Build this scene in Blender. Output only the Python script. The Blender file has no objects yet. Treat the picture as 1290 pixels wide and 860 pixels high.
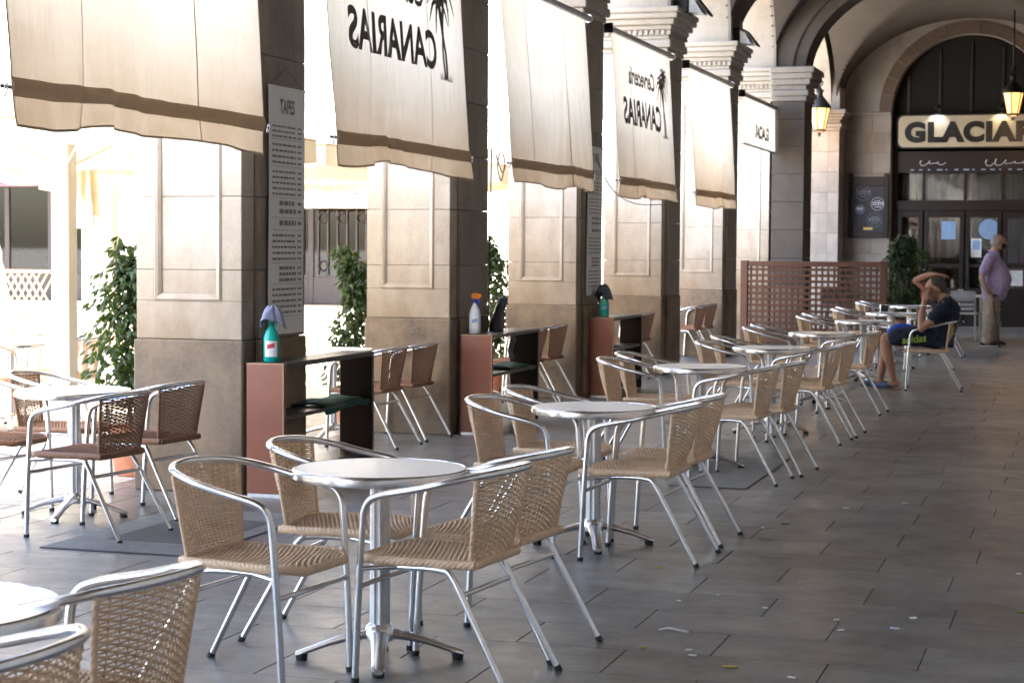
import bpy, math, random
from mathutils import Vector, Matrix, noise
R = math.radians
sc = bpy.context.scene
C = sc.collection

# ------------------------------------------------------------------ camera
PSI, TH, RO, FPX = 0.3030, 0.0508, 0.0063, 2343.4
H = 1.5
cam_d = bpy.data.cameras.new('camera'); cam = bpy.data.objects.new('camera', cam_d); C.objects.link(cam)
r0 = Vector((math.cos(PSI), math.sin(PSI), 0)); f0 = Vector((-math.sin(PSI), math.cos(PSI), 0)); zz = Vector((0, 0, 1))
fw = f0 * math.cos(TH) - zz * math.sin(TH); up = f0 * math.sin(TH) + zz * math.cos(TH)
ex = r0 * math.cos(RO) + up * math.sin(RO); eu = up * math.cos(RO) - r0 * math.sin(RO)
m = Matrix((ex, eu, -fw)).transposed().to_4x4(); m.translation = (0, 0, H); cam.matrix_world = m
cam_d.sensor_width = 36; cam_d.lens = FPX / 1290 * 36; cam_d.clip_start = .05; cam_d.clip_end = 2000
cam_d.dof.use_dof = True; cam_d.dof.focus_distance = 8.0; cam_d.dof.aperture_fstop = 9.0
sc.camera = cam

# ------------------------------------------------------------------ world, sun, exposure
SUN_EL, SUN_AZ = 57.0, 167.0      # azimuth clockwise from +Y: the sun stands behind the arcade building
w = bpy.data.worlds.new('World'); sc.world = w; w.use_nodes = True
nt = w.node_tree; bg = nt.nodes['Background']
sky = nt.nodes.new('ShaderNodeTexSky'); sky.sky_type = 'NISHITA'; sky.sun_disc = False
sky.sun_elevation = R(SUN_EL); sky.sun_rotation = R(SUN_AZ); sky.air_density = 1.0; sky.dust_density = 2.5
nt.links.new(sky.outputs[0], bg.inputs[0]); bg.inputs[1].default_value = 0.15
sd = bpy.data.lights.new('sun', 'SUN'); sun = bpy.data.objects.new('sun', sd); C.objects.link(sun)
sd.energy = 5.0; sd.angle = R(0.53); sd.color = (1, .95, .87)
sdir = Vector((math.sin(R(SUN_AZ)) * math.cos(R(SUN_EL)), math.cos(R(SUN_AZ)) * math.cos(R(SUN_EL)), math.sin(R(SUN_EL))))
sun.rotation_euler = (-sdir).to_track_quat('-Z', 'Y').to_euler()
sc.view_settings.view_transform = 'Standard'; sc.view_settings.look = 'None'
sc.view_settings.exposure = 3.35; sc.view_settings.gamma = 1
sc.view_settings.use_curve_mapping = False

# ------------------------------------------------------------------ pixel -> place helpers
def gnd(x, y, z=0.0):
    """where the ray through photo pixel (x, y) meets the level z"""
    a, b = x - 645, y - 430
    d = ex * a - eu * b + fw * FPX
    t = (z - H) / d.z
    return Vector((d.x * t, d.y * t, z))
def atY(x, y, Y):
    """where the ray through photo pixel (x, y) meets the cross plane at distance Y along the arcade"""
    d = ex * (x - 645) - eu * (y - 430) + fw * FPX
    t = Y / d.y
    return Vector((d.x * t, Y, H + d.z * t))

# ------------------------------------------------------------------ materials
M = {}
def nodes_of(name):
    m = bpy.data.materials.new(name); m.use_nodes = True; M[name] = m
    return m, m.node_tree, m.node_tree.nodes['Principled BSDF']
def N(nt, t, **kw):
    n = nt.nodes.new(t)
    for k, v in kw.items(): setattr(n, k, v)
    return n
def mixc(nt, fac, a, b, blend='MIX'):
    n = N(nt, 'ShaderNodeMix', data_type='RGBA', blend_type=blend)
    for s, v in ((0, fac), (6, a), (7, b)):
        if hasattr(v, 'links') or hasattr(v, 'is_linked'): nt.links.new(v, n.inputs[s])
        elif s == 0: n.inputs[0].default_value = v
        else: n.inputs[s].default_value = (*v, 1)
    return n.outputs[2]
def ramp(nt, src, a, b, ca=0.0, cb=1.0):
    n = N(nt, 'ShaderNodeMapRange'); n.inputs[1].default_value = a; n.inputs[2].default_value = b
    n.inputs[3].default_value = ca; n.inputs[4].default_value = cb
    nt.links.new(src, n.inputs[0]); return n.outputs[0]
def noise_tex(nt, scale, detail=6, rough=.6, vec=None, stretch=None, rand=True):
    tc = N(nt, 'ShaderNodeTexCoord'); v = tc.outputs['Object'] if vec is None else vec
    if rand:
        oi = N(nt, 'ShaderNodeObjectInfo'); mu = N(nt, 'ShaderNodeMath', operation='MULTIPLY'); mu.inputs[1].default_value = 37.0
        nt.links.new(oi.outputs['Random'], mu.inputs[0])
        ad = N(nt, 'ShaderNodeVectorMath', operation='ADD'); nt.links.new(v, ad.inputs[0]); nt.links.new(mu.outputs[0], ad.inputs[1]); v = ad.outputs[0]
    if stretch:
        mp = N(nt, 'ShaderNodeMapping'); mp.inputs[3].default_value = stretch; nt.links.new(v, mp.inputs[0]); v = mp.outputs[0]
    n = N(nt, 'ShaderNodeTexNoise'); n.inputs['Scale'].default_value = scale; n.inputs['Detail'].default_value = detail; n.inputs['Roughness'].default_value = rough
    nt.links.new(v, n.inputs['Vector']); return n.outputs['Fac']
def bump(nt, bs, h, strength=.3, dist=.01):
    b = N(nt, 'ShaderNodeBump'); b.inputs['Strength'].default_value = strength; b.inputs['Distance'].default_value = dist
    nt.links.new(h, b.inputs['Height']); nt.links.new(b.outputs[0], bs.inputs['Normal'])
def plain(name, col, rough=.5, metal=0, var=.15, scale=12, bmp=0, emit=None, es=0):
    m, nt, bs = nodes_of(name)
    f = noise_tex(nt, scale)
    d = tuple(c * (1 - var) for c in col); l = tuple(min(1, c * (1 + var)) for c in col)
    nt.links.new(mixc(nt, ramp(nt, f, .3, .7), d, l), bs.inputs['Base Color'])
    bs.inputs['Roughness'].default_value = rough; bs.inputs['Metallic'].default_value = metal
    if bmp: bump(nt, bs, f, bmp, .01)
    if emit: bs.inputs['Emission Color'].default_value = (*emit, 1); bs.inputs['Emission Strength'].default_value = es
    return m
def stone(name, col, dirt, dirt_lo=.45, dirt_hi=.75, rough=.85, scale=2.2, fine=40, soot=.5, grime_shade=None):
    m, nt, bs = nodes_of(name)
    oi = N(nt, 'ShaderNodeObjectInfo')
    f1 = noise_tex(nt, scale, 8, .65); f2 = noise_tex(nt, fine, 4, .7); f3 = noise_tex(nt, 7, 6, .7, stretch=(1, 1, .25))
    c = mixc(nt, ramp(nt, f1, dirt_lo, dirt_hi), col, dirt)
    c = mixc(nt, ramp(nt, f3, .5, .8, 0, soot), c, tuple(x * .45 for x in dirt))
    c = mixc(nt, ramp(nt, f2, .35, .7, .0, .35), c, tuple(min(1, x * 1.25) for x in col))
    c = mixc(nt, ramp(nt, oi.outputs['Random'], 0, 1, 0, .22 if not grime_shade else .12), c, dirt)
    if grime_shade:                                  # grime and painted shade together, fading upwards with a ragged edge
        tcg = N(nt, 'ShaderNodeTexCoord'); sp = N(nt, 'ShaderNodeSeparateXYZ'); nt.links.new(tcg.outputs['Object'], sp.inputs[0])
        ng = noise_tex(nt, 2.6, 6, .65, tcg.outputs['Object'], stretch=(1, 1, .6), rand=False)
        ad = N(nt, 'ShaderNodeMath', operation='MULTIPLY_ADD'); nt.links.new(ng, ad.inputs[0]); ad.inputs[1].default_value = -1.6; nt.links.new(sp.outputs[2], ad.inputs[2])
        c = mixc(nt, ramp(nt, ad.outputs[0], .0, 1.7, .95, 0), c, grime_shade)
    vo = N(nt, 'ShaderNodeTexVoronoi'); vo.inputs['Scale'].default_value = 23; tc = N(nt, 'ShaderNodeTexCoord'); nt.links.new(tc.outputs['Object'], vo.inputs['Vector'])
    c = mixc(nt, ramp(nt, vo.outputs['Distance'], .03, .09, .5, 0), c, tuple(x * .4 for x in dirt))
    nt.links.new(c, bs.inputs['Base Color']); bs.inputs['Roughness'].default_value = rough
    bump(nt, bs, f2, .55, .008)
    return m
stone('pier_stone', (.70, .65, .57), (.50, .42, .32), soot=.5, grime_shade=(.25, .182, .115))
stone('upper_stone', (.68, .63, .55), (.52, .45, .36), .5, .8, soot=.15)
stone('inner_stone', (.285, .24, .20), (.18, .15, .125))  # pier stone darkened to carry the shade of the inner faces
stone('plinth_stone', (.26, .187, .12), (.12, .092, .068), .38, .62)
stone('pale_stone', (.44, .40, .35), (.29, .245, .20), .5, .8, soot=.25)
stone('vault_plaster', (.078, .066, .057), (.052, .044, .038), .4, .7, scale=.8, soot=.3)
stone('wall_stone', (.29, .268, .245), (.185, .165, .148), .42, .7, scale=1.5)
stone('soot_stone', (.105, .088, .075), (.07, .058, .05))  # dark tone paints the shade on the transverse pilaster
stone('house_stone', (.40, .385, .36), (.33, .315, .295), .42, .7, scale=1.5, soot=.1)
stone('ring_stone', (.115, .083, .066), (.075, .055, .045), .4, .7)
stone('facade_render', (.66, .63, .58), (.55, .51, .46), .5, .8, scale=.7, soot=.12)
plain('mortar', (.16, .135, .11), .95)

def floor_mat(name, rnd):
    m, nt, bs = nodes_of(name)
    tc = N(nt, 'ShaderNodeTexCoord'); geo = N(nt, 'ShaderNodeNewGeometry'); oi = N(nt, 'ShaderNodeObjectInfo')
    P = geo.outputs['Position']
    big = noise_tex(nt, .55, 5, .6, P, rand=False); mid = noise_tex(nt, 3.2, 7, .7, P, rand=False); fine = noise_tex(nt, 60, 4, .7, P, rand=False)
    streak = noise_tex(nt, 5, 6, .65, P, stretch=(.35, 1.6, 1), rand=False)
    c = mixc(nt, ramp(nt, big, .35, .65), (.145, .14, .135), (.265, .26, .252))
    c = mixc(nt, ramp(nt, mid, .4, .75, 0, .65), c, (.078, .072, .068))
    c = mixc(nt, ramp(nt, streak, .5, .75, 0, .5), c, (.31, .305, .297))
    st2 = noise_tex(nt, 1.7, 9, .75, P, rand=False); c = mixc(nt, ramp(nt, st2, .52, .6, 0, .6), c, (.078, .072, .068))
    st3 = noise_tex(nt, 14, 8, .8, P, rand=False); c = mixc(nt, ramp(nt, st3, .5, .72, 0, .4), c, (.35, .345, .337))
    if rnd: c = mixc(nt, ramp(nt, oi.outputs['Random'], 0, 1, 0, .35), c, (.10, .088, .08))
    vo = N(nt, 'ShaderNodeTexVoronoi'); vo.inputs['Scale'].default_value = 4.5; nt.links.new(P, vo.inputs['Vector'])
    c = mixc(nt, ramp(nt, vo.outputs['Distance'], .03, .09, .6, 0), c, (.035, .032, .03))
    vo2 = N(nt, 'ShaderNodeTexVoronoi'); vo2.inputs['Scale'].default_value = 9.3; nt.links.new(P, vo2.inputs['Vector'])
    c = mixc(nt, ramp(nt, vo2.outputs['Distance'], .015, .045, .5, 0), c, (.42, .41, .39))
    nt.links.new(c, bs.inputs['Base Color'])
    nt.links.new(ramp(nt, mid, .3, .75, .31, .46), bs.inputs['Roughness'])
    bs.inputs['Specular IOR Level'].default_value = .75
    bump(nt, bs, fine, .05, .002)
    return m
floor_mat('floor_stone', True); floor_mat('floor_stone_far', False)
plain('joint', (.055, .05, .047), .9)

def ground_mat():
    m, nt, bs = nodes_of('square_paving')
    tc = N(nt, 'ShaderNodeTexCoord'); br = N(nt, 'ShaderNodeTexBrick'); br.inputs['Scale'].default_value = 1.6
    br.inputs['Mortar Size'].default_value = .012; br.inputs['Color1'].default_value = (.50, .455, .395, 1); br.inputs['Color2'].default_value = (.44, .40, .345, 1); br.inputs['Mortar'].default_value = (.2, .16, .12, 1)
    nt.links.new(tc.outputs['Object'], br.inputs['Vector'])
    f = noise_tex(nt, 1.2, 8, .7, rand=False)
    nt.links.new(mixc(nt, ramp(nt, f, .4, .75, 0, .6), br.outputs['Color'], (.34, .30, .25)), bs.inputs['Base Color']); bs.inputs['Roughness'].default_value = .9
    bump(nt, bs, f, .3, .01)
ground_mat()

def cloth_mat(name, col, stain_shade, trans, z0=2.3, z1=3.0):
    m, nt, bs = nodes_of(name); out = nt.nodes['Material Output']
    tc = N(nt, 'ShaderNodeTexCoord'); sp = N(nt, 'ShaderNodeSeparateXYZ'); nt.links.new(tc.outputs['Object'], sp.inputs[0])
    f = noise_tex(nt, 1.3, 5, .6, stretch=(1, .7, 2.0)); f2 = noise_tex(nt, 9, 5, .7, stretch=(1, 2.5, .35)); weave = noise_tex(nt, 420, 2, .5)
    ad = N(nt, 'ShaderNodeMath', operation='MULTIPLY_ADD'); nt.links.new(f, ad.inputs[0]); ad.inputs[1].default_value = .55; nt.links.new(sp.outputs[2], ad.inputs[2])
    k = ramp(nt, ad.outputs[0], z0 + .27, z1 + .27, 1, 0)  # browner lower cloth: stain and painted shade together
    c = mixc(nt, k, col, stain_shade)
    c = mixc(nt, ramp(nt, f2, .5, .8, 0, .35), c, tuple(x * .8 for x in stain_shade))
    vo = N(nt, 'ShaderNodeTexVoronoi'); vo.inputs['Scale'].default_value = 7; nt.links.new(tc.outputs['Object'], vo.inputs['Vector'])
    c = mixc(nt, ramp(nt, vo.outputs['Distance'], .02, .05, .6, 0), c, (.25, .17, .1))
    nt.links.new(c, bs.inputs['Base Color']); bs.inputs['Roughness'].default_value = .9; bs.inputs['Specular IOR Level'].default_value = .1
    tr = N(nt, 'ShaderNodeBsdfTranslucent'); nt.links.new(c, tr.inputs['Color'])
    mx = N(nt, 'ShaderNodeMixShader'); mx.inputs[0].default_value = trans
    nt.links.new(bs.outputs[0], mx.inputs[1]); nt.links.new(tr.outputs[0], mx.inputs[2]); nt.links.new(mx.outputs[0], out.inputs['Surface'])
    bump(nt, bs, f2, .5, .02)
    return m
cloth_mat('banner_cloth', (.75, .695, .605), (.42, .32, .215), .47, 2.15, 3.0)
cloth_mat('hem_cloth', (.50, .405, .30), (.44, .345, .25), .38)
cloth_mat('parasol_cloth', (.74, .65, .48), (.68, .58, .42), .17, -9, -8)
plain('seam', (.46, .34, .24), .9); plain('print_grey', (.155, .138, .12), .9, var=.05)
plain('aluminium', (.80, .80, .81), .24, 1, .06, 30)
plain('aluminium_dull', (.62, .63, .65), .42, 1, .1, 20)
plain('black_rubber', (.02, .02, .02), .7)
plain('steel_rod', (.35, .33, .31), .45, .8)

def table_mat():
    m, nt, bs = nodes_of('table_top_steel')
    tc = N(nt, 'ShaderNodeTexCoord'); wv = noise_tex(nt, 9, 5, .6, stretch=(1, .25, 1))
    nt.links.new(mixc(nt, ramp(nt, wv, .35, .7), (.86, .87, .88), (.96, .96, .95)), bs.inputs['Base Color'])
    bs.inputs['Metallic'].default_value = .2
    nt.links.new(ramp(nt, wv, .3, .7, .3, .42), bs.inputs['Roughness'])
table_mat()
def wicker(name, a, b, c2):
    m, nt, bs = nodes_of(name)
    f = noise_tex(nt, 26, 5, .7, stretch=(.5, .5, 3)); f2 = noise_tex(nt, 4, 3, .6)
    c = mixc(nt, ramp(nt, f, .3, .7), a, b); c = mixc(nt, ramp(nt, f2, .5, .8, 0, .5), c, c2)
    nt.links.new(c, bs.inputs['Base Color']); bs.inputs['Roughness'].default_value = .5
    bump(nt, bs, f, .3, .003)
wicker('wicker_tan', (.62, .42, .265), (.86, .65, .46), (.52, .33, .19))
wicker('wicker_brown', (.185, .085, .04), (.285, .145, .076), (.14, .06, .03))
def wrap(name, a, b):
    m, nt, bs = nodes_of(name)
    tc = N(nt, 'ShaderNodeTexCoord'); wv = N(nt, 'ShaderNodeTexWave'); wv.inputs['Scale'].default_value = 34; wv.inputs['Distortion'].default_value = 2; wv.bands_direction = 'DIAGONAL'
    nt.links.new(tc.outputs['Object'], wv.inputs['Vector'])
    f = noise_tex(nt, 22, 4, .7)
    nt.links.new(mixc(nt, ramp(nt, f, .3, .7), a, b), bs.inputs['Base Color']); bs.inputs['Roughness'].default_value = .5
    bump(nt, bs, wv.outputs['Fac'], .5, .004)
wrap('wrap_tan', (.66, .445, .28), (.84, .62, .43)); wrap('wrap_brown', (.20, .092, .045), (.28, .138, .074))

def painted(name, col, chip, rough=.4):
    m, nt, bs = nodes_of(name)
    f = noise_tex(nt, 5, 8, .75); f2 = noise_tex(nt, 2, 5, .6, stretch=(1, 1, 3))
    c = mixc(nt, ramp(nt, f2, .3, .7), tuple(x * .88 for x in col), col)
    c = mixc(nt, ramp(nt, f, .62, .72, 0, .7), c, chip)
    nt.links.new(c, bs.inputs['Base Color']); bs.inputs['Roughness'].default_value = rough
painted('counter_red', (.255, .085, .048), (.38, .20, .14)); painted('counter_dark', (.028, .018, .015), (.09, .06, .05), .3)
plain('raw_edge', (.5, .33, .17), .7)
painted('fence_wood', (.11, .042, .02), (.06, .02, .013), .55); plain('lattice_wood', (.55, .31, .12), .6)
plain('door_wood', (.014, .007, .006), .5, bmp=.1); plain('iron', (.022, .021, .021), .5, .3)
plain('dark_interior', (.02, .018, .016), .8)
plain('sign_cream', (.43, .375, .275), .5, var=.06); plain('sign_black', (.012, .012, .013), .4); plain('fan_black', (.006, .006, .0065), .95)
plain('chalkboard', (.022, .024, .035), .6); plain('chalk', (.55, .58, .65), .9); plain('chalk_dim', (.2, .22, .27), .9); plain('chalk_blue', (.3, .42, .62), .9)
plain('brass', (.55, .42, .14), .35, .8)
plain('poster_white', (.80, .78, .76), .7, var=.05); plain('poster_ink', (.27, .26, .25), .8)
plain('white_plastic', (.72, .73, .74), .4, var=.05); plain('terracotta', (.50, .20, .11), .8)
plain('teal_plastic', (.0, .36, .30), .25, var=.05); plain('green_plastic', (.06, .42, .27), .25, var=.05); plain('blue_plastic', (.02, .05, .42), .3); plain('orange_plastic', (.75, .20, .02), .35)
plain('label_white', (.7, .72, .74), .5); plain('label_red', (.5, .05, .08), .5); plain('label_blue', (.25, .4, .65), .5)
plain('rag_grey', (.22, .24, .33), .95, bmp=.4); plain('rag_dark', (.04, .045, .055), .95, bmp=.4); plain('towel_green', (.015, .075, .06), .95, bmp=.4)
plain('bag_black', (.02, .021, .027), .35, bmp=.2); plain('bag_blue', (.05, .07, .2), .6)
plain('mat_rubber', (.105, .10, .097), .7, bmp=.2); plain('mat_rib', (.27, .262, .255), .6)
plain('soil', (.05, .035, .025), .95); plain('bark', (.14, .105, .075), .9, bmp=.4); plain('palm_bark', (.22, .19, .165), .95, var=.35, scale=6, bmp=.6)
plain('post_cream', (.78, .74, .63), .5, var=.04); plain('pink_line', (.6, .12, .2), .5); plain('sign_white', (.82, .81, .79), .5, var=.04); plain('sign_blue', (.03, .04, .07), .6)
plain('yellow_leaf', (.6, .42, .08), .8); plain('paper', (.75, .74, .71), .9)
plain('cable', (.03, .03, .03), .6)
def leafm(name, a, b):
    m, nt, bs = nodes_of(name); out = nt.nodes['Material Output']
    geo = N(nt, 'ShaderNodeNewGeometry')
    c = mixc(nt, geo.outputs['Random Per Island'], a, b)
    nt.links.new(c, bs.inputs['Base Color']); bs.inputs['Roughness'].default_value = .38
    tr = N(nt, 'ShaderNodeBsdfTranslucent'); nt.links.new(mixc(nt, .5, c, (.25, .4, .05)), tr.inputs[0])
    mx = N(nt, 'ShaderNodeMixShader'); mx.inputs[0].default_value = .3
    nt.links.new(bs.outputs[0], mx.inputs[1]); nt.links.new(tr.outputs[0], mx.inputs[2]); nt.links.new(mx.outputs[0], out.inputs[0])
leafm('ficus_leaf', (.010, .026, .009), (.038, .072, .022)); leafm('palm_leaf', (.04, .08, .02), (.09, .15, .04)); leafm('green_leaf', (.1, .22, .02), (.2, .3, .04))
def glassm(name, tint, refl=.25, rough=.03):
    m, nt, bs = nodes_of(name); out = nt.nodes['Material Output']
    tb = N(nt, 'ShaderNodeBsdfTransparent'); tb.inputs[0].default_value = (*tint, 1)
    gl = N(nt, 'ShaderNodeBsdfGlossy'); gl.inputs['Roughness'].default_value = rough; gl.inputs[0].default_value = (.9, .92, .95, 1)
    fr = N(nt, 'ShaderNodeFresnel'); fr.inputs[0].default_value = 1.5
    mx = N(nt, 'ShaderNodeMixShader'); ad = N(nt, 'ShaderNodeMath', operation='ADD'); nt.links.new(fr.outputs[0], ad.inputs[0]); ad.inputs[1].default_value = refl
    nt.links.new(ad.outputs[0], mx.inputs[0]); nt.links.new(tb.outputs[0], mx.inputs[1]); nt.links.new(gl.outputs[0], mx.inputs[2]); nt.links.new(mx.outputs[0], out.inputs[0])
glassm('window_glass', (.55, .58, .58), .12)
plain('lamp_glow', (.9, .6, .3), .5, emit=(1, .47, .13), es=.3)
plain('spot_glow', (.9, .9, .9), .5, emit=(.95, .97, 1), es=9)
plain('lens_white', (.6, .6, .6), .3)

# ------------------------------------------------------------------ mesh helpers
class MB:
    def __init__(s): s.v = []; s.f = []
    def add(s, vs, fs):
        o = len(s.v); s.v += [tuple(p) for p in vs]; s.f += [tuple(i + o for i in f) for f in fs]; return s
    def box(s, x0, x1, y0, y1, z0, z1):
        return s.add([(x0, y0, z0), (x1, y0, z0), (x1, y1, z0), (x0, y1, z0), (x0, y0, z1), (x1, y0, z1), (x1, y1, z1), (x0, y1, z1)],
                     [(0, 3, 2, 1), (4, 5, 6, 7), (0, 1, 5, 4), (1, 2, 6, 5), (2, 3, 7, 6), (3, 0, 4, 7)])
    def cbox(s, x0, x1, y0, y1, z0, z1, b=.006):
        """box with chamfered edges (24 vertices)"""
        lo = (x0, y0, z0); hi = (x1, y1, z1); vs = []; idx = {}
        b = min(b, (x1 - x0) * .45, (y1 - y0) * .45, (z1 - z0) * .45)
        for i in (0, 1):
            for j in (0, 1):
                for k in (0, 1):
                    c = [(lo, hi)[t][n] for n, t in enumerate((i, j, k))]; sg = [1 if t == 0 else -1 for t in (i, j, k)]
                    for ax in range(3):
                        p = [c[n] + (0 if n == ax else sg[n] * b) for n in range(3)]
                        idx[(i, j, k, ax)] = len(vs); vs.append(p)
        fs = []
        def q(l): fs.append(tuple(idx[t] for t in l))
        for ax in range(3):
            for t in (0, 1):
                l = []
                for a, bb in ((0, 0), (1, 0), (1, 1), (0, 1)):
                    ijk = [0, 0, 0]; ijk[ax] = t; ijk[(ax + 1) % 3] = a; ijk[(ax + 2) % 3] = bb; l.append((*ijk, ax))
                q(l if t else l[::-1])
        for ax in range(3):                       # edges along ax
            u, v = (ax + 1) % 3, (ax + 2) % 3
            for a in (0, 1):
                for bb in (0, 1):
                    k0 = [0, 0, 0]; k0[u] = a; k0[v] = bb; k1 = list(k0); k1[ax] = 1
                    l = [(*k0, u), (*k1, u), (*k1, v), (*k0, v)]
                    q(l if (a == bb) else l[::-1])
        for i in (0, 1):
            for j in (0, 1):
                for k in (0, 1):
                    l = [(i, j, k, 0), (i, j, k, 1), (i, j, k, 2)]; q(l if (i + j + k) % 2 else l[::-1])
        return s.add(vs, fs)
    def tube(s, pts, r, n=8, caps=True, flat=1.0):
        pts = [Vector(p) for p in pts]; rr = r if isinstance(r, (list, tuple)) else [r] * len(pts)
        vs = []; fs = []; T0 = None; nrm = None
        for i, p in enumerate(pts):
            t = (pts[min(i + 1, len(pts) - 1)] - pts[max(i - 1, 0)]).normalized()
            if nrm is None:
                nrm = t.orthogonal().normalized()
                if abs(t.z) < .95: nrm = (Vector((0, 0, 1)) - t * t.z).normalized()
            else: nrm = (nrm - t * nrm.dot(t)).normalized()
            bn = t.cross(nrm)
            for k in range(n):
                a = 2 * math.pi * k / n; vs.append(p + nrm * math.cos(a) * rr[i] + bn * math.sin(a) * rr[i] * flat)
        for i in range(len(pts) - 1):
            for k in range(n):
                k2 = (k + 1) % n; fs.append((i * n + k, i * n + k2, (i + 1) * n + k2, (i + 1) * n + k))
        if caps: fs.append(tuple(range(n))[::-1]); fs.append(tuple((len(pts) - 1) * n + k for k in range(n)))
        return s.add(vs, fs)
    def lathe(s, prof, c=(0, 0, 0), n=24, sx=1, sy=1):
        vs = []; fs = []
        for (r, z) in prof:
            for k in range(n):
                a = 2 * math.pi * k / n; vs.append((c[0] + r * math.cos(a) * sx, c[1] + r * math.sin(a) * sy, c[2] + z))
        for i in range(len(prof) - 1):
            for k in range(n):
                k2 = (k + 1) % n; fs.append((i * n + k, i * n + k2, (i + 1) * n + k2, (i + 1) * n + k))
        fs.append(tuple(range(n))[::-1]); fs.append(tuple((len(prof) - 1) * n + k for k in range(n)))
        return s.add(vs, fs)
    def grid(s, fn, nu, nv):
        vs = [fn(i / nu, j / nv) for j in range(nv + 1) for i in range(nu + 1)]
        fs = [(j * (nu + 1) + i, j * (nu + 1) + i + 1, (j + 1) * (nu + 1) + i + 1, (j + 1) * (nu + 1) + i) for j in range(nv) for i in range(nu)]
        return s.add(vs, fs)
    def prism(s, poly, a, b, axis=1):
        """polygon in the two other axes, extruded along axis from a to b"""
        def mk(p, t):
            q = [0, 0, 0]; o = [i for i in range(3) if i != axis]; q[o[0]], q[o[1]] = p; q[axis] = t; return tuple(q)
        n = len(poly); vs = [mk(p, a) for p in poly] + [mk(p, b) for p in poly]
        fs = [tuple(range(n)), tuple(range(2 * n - 1, n - 1, -1))] + [(i, i + n, (i + 1) % n + n, (i + 1) % n) for i in range(n)]
        return s.add(vs, fs)
    def mesh(s, name='m', smooth=False):
        me = bpy.data.meshes.new(name); me.from_pydata(s.v, [], s.f); me.update()
        if smooth:
            for p in me.polygons: p.use_smooth = True
        return me
    def build(s, name, mat, parent=None, smooth=False, auto=None, kind=None, loc=None):
        me = s.mesh(name, smooth); me.materials.append(M[mat])
        o = bpy.data.objects.new(name, me); C.objects.link(o)
        if parent is not None: o.parent = parent
        if loc is not None: o.location = loc
        if smooth and auto: me.set_sharp_from_angle(angle=R(auto))
        if kind: o['kind'] = kind
        return o
def tag(o, label, cat, group=None):
    o['label'] = label; o['category'] = cat
    if group: o['group'] = group
    return o
def thing(name, label=None, cat=None, loc=(0, 0, 0), rz=0, group=None):
    o = bpy.data.objects.new(name, None); C.objects.link(o); o.location = loc; o.rotation_euler = (0, 0, rz); o.empty_display_size = .1
    if label: tag(o, label, cat, group)
    return o
KIDS = {}
def copy_tree(o, parent=None):
    c = o.copy(); C.objects.link(c); c.parent = parent
    for ch in [x for x in C.objects if x.parent == o]: copy_tree(ch, c)
    return c
def copy_of(parts, root):
    """fast copy: parts is a list of (object, [sub objects])"""
    r = root.copy(); C.objects.link(r)
    for p, subs in parts:
        c = p.copy(); C.objects.link(c); c.parent = r
        for q in subs:
            d = q.copy(); C.objects.link(d); d.parent = c
    return r
def parts_of(root):
    ch = [x for x in C.objects if x.parent == root]
    return [(p, [x for x in C.objects if x.parent == p]) for p in ch]
def spline(P, n=6):
    P = [Vector(p) for p in P]; out = []
    for i in range(len(P) - 1):
        p0 = P[max(i - 1, 0)]; p1 = P[i]; p2 = P[i + 1]; p3 = P[min(i + 2, len(P) - 1)]
        for k in range(n):
            t = k / n
            out.append(.5 * ((2 * p1) + (p2 - p0) * t + (2 * p0 - 5 * p1 + 4 * p2 - p3) * t * t + (3 * p1 - p0 - 3 * p2 + p3) * t ** 3))
    out.append(P[-1]); return out
def text_mesh(txt, size=1, bold=0.0, extrude=0.0, spacing=1.0):
    cu = bpy.data.curves.new('t', 'FONT'); cu.body = txt; cu.size = size; cu.offset = bold; cu.extrude = extrude; cu.align_x = 'CENTER'; cu.space_character = spacing; cu.resolution_u = 4
    o = bpy.data.objects.new('t', cu); C.objects.link(o); bpy.context.view_layer.update()
    me = bpy.data.meshes.new_from_object(o); bpy.data.objects.remove(o); bpy.data.curves.remove(cu)
    return me
def text_obj(name, txt, fn, mat, parent, size=1, bold=0, extrude=0, spacing=1.0, width=None):
    """text mapped by fn(x, y, z) to local coordinates"""
    me = text_mesh(txt, size, bold, extrude, spacing)
    xs = [v.co.x for v in me.vertices]; k = 1.0
    if width: k = width / (max(xs) - min(xs))
    mid = (max(xs) + min(xs)) / 2
    for v in me.vertices: v.co = fn((v.co.x - mid) * k, v.co.y, v.co.z)
    me.materials.clear(); me.materials.append(M[mat])
    o = bpy.data.objects.new(name, me); C.objects.link(o); o.parent = parent; return o
#%%STRUCT
# ================================================================== STRUCTURE
XI, XN, XL, Y1, S, TP = -4.832, -4.873, -5.577, 10.153, 3.769, .84
def PY(k): return Y1 + (k - 1) * S
ZS = 4.30                                     # springing of the arches
rnd = random.Random(4)
# ---- ground of the square and the arcade floor
g = MB().box(-400, 400, -400, 400, -1.0, -.012).build('ground', 'square_paving'); g['kind'] = 'structure'
fl = MB().box(-5.68, 8.0, -7, 37.6, -.2, -.006).build('floor', 'joint'); fl['kind'] = 'structure'
kb = MB().cbox(-5.86, -5.684, -7, 37.2, -.2, -.001, .01).build('kerb', 'floor_stone_far'); kb['kind'] = 'structure'
SLX, SLY = .75, .40
slab_me = MB().cbox(-SLX / 2 + .0025, SLX / 2 - .0025, -SLY / 2 + .0009, SLY / 2 - .0009, -.05, 0, .0012).mesh('slab'); slab_me.materials.append(M['floor_stone'])
def inframe(x, y):
    v = Vector((x, y, 0)) - Vector((0, 0, H)); d = v.dot(fw)
    if d < .5: return False
    a = v.dot(ex) / d * FPX; b = -v.dot(eu) / d * FPX
    return -720 < a < 720 and b < 480
cells = []
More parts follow.
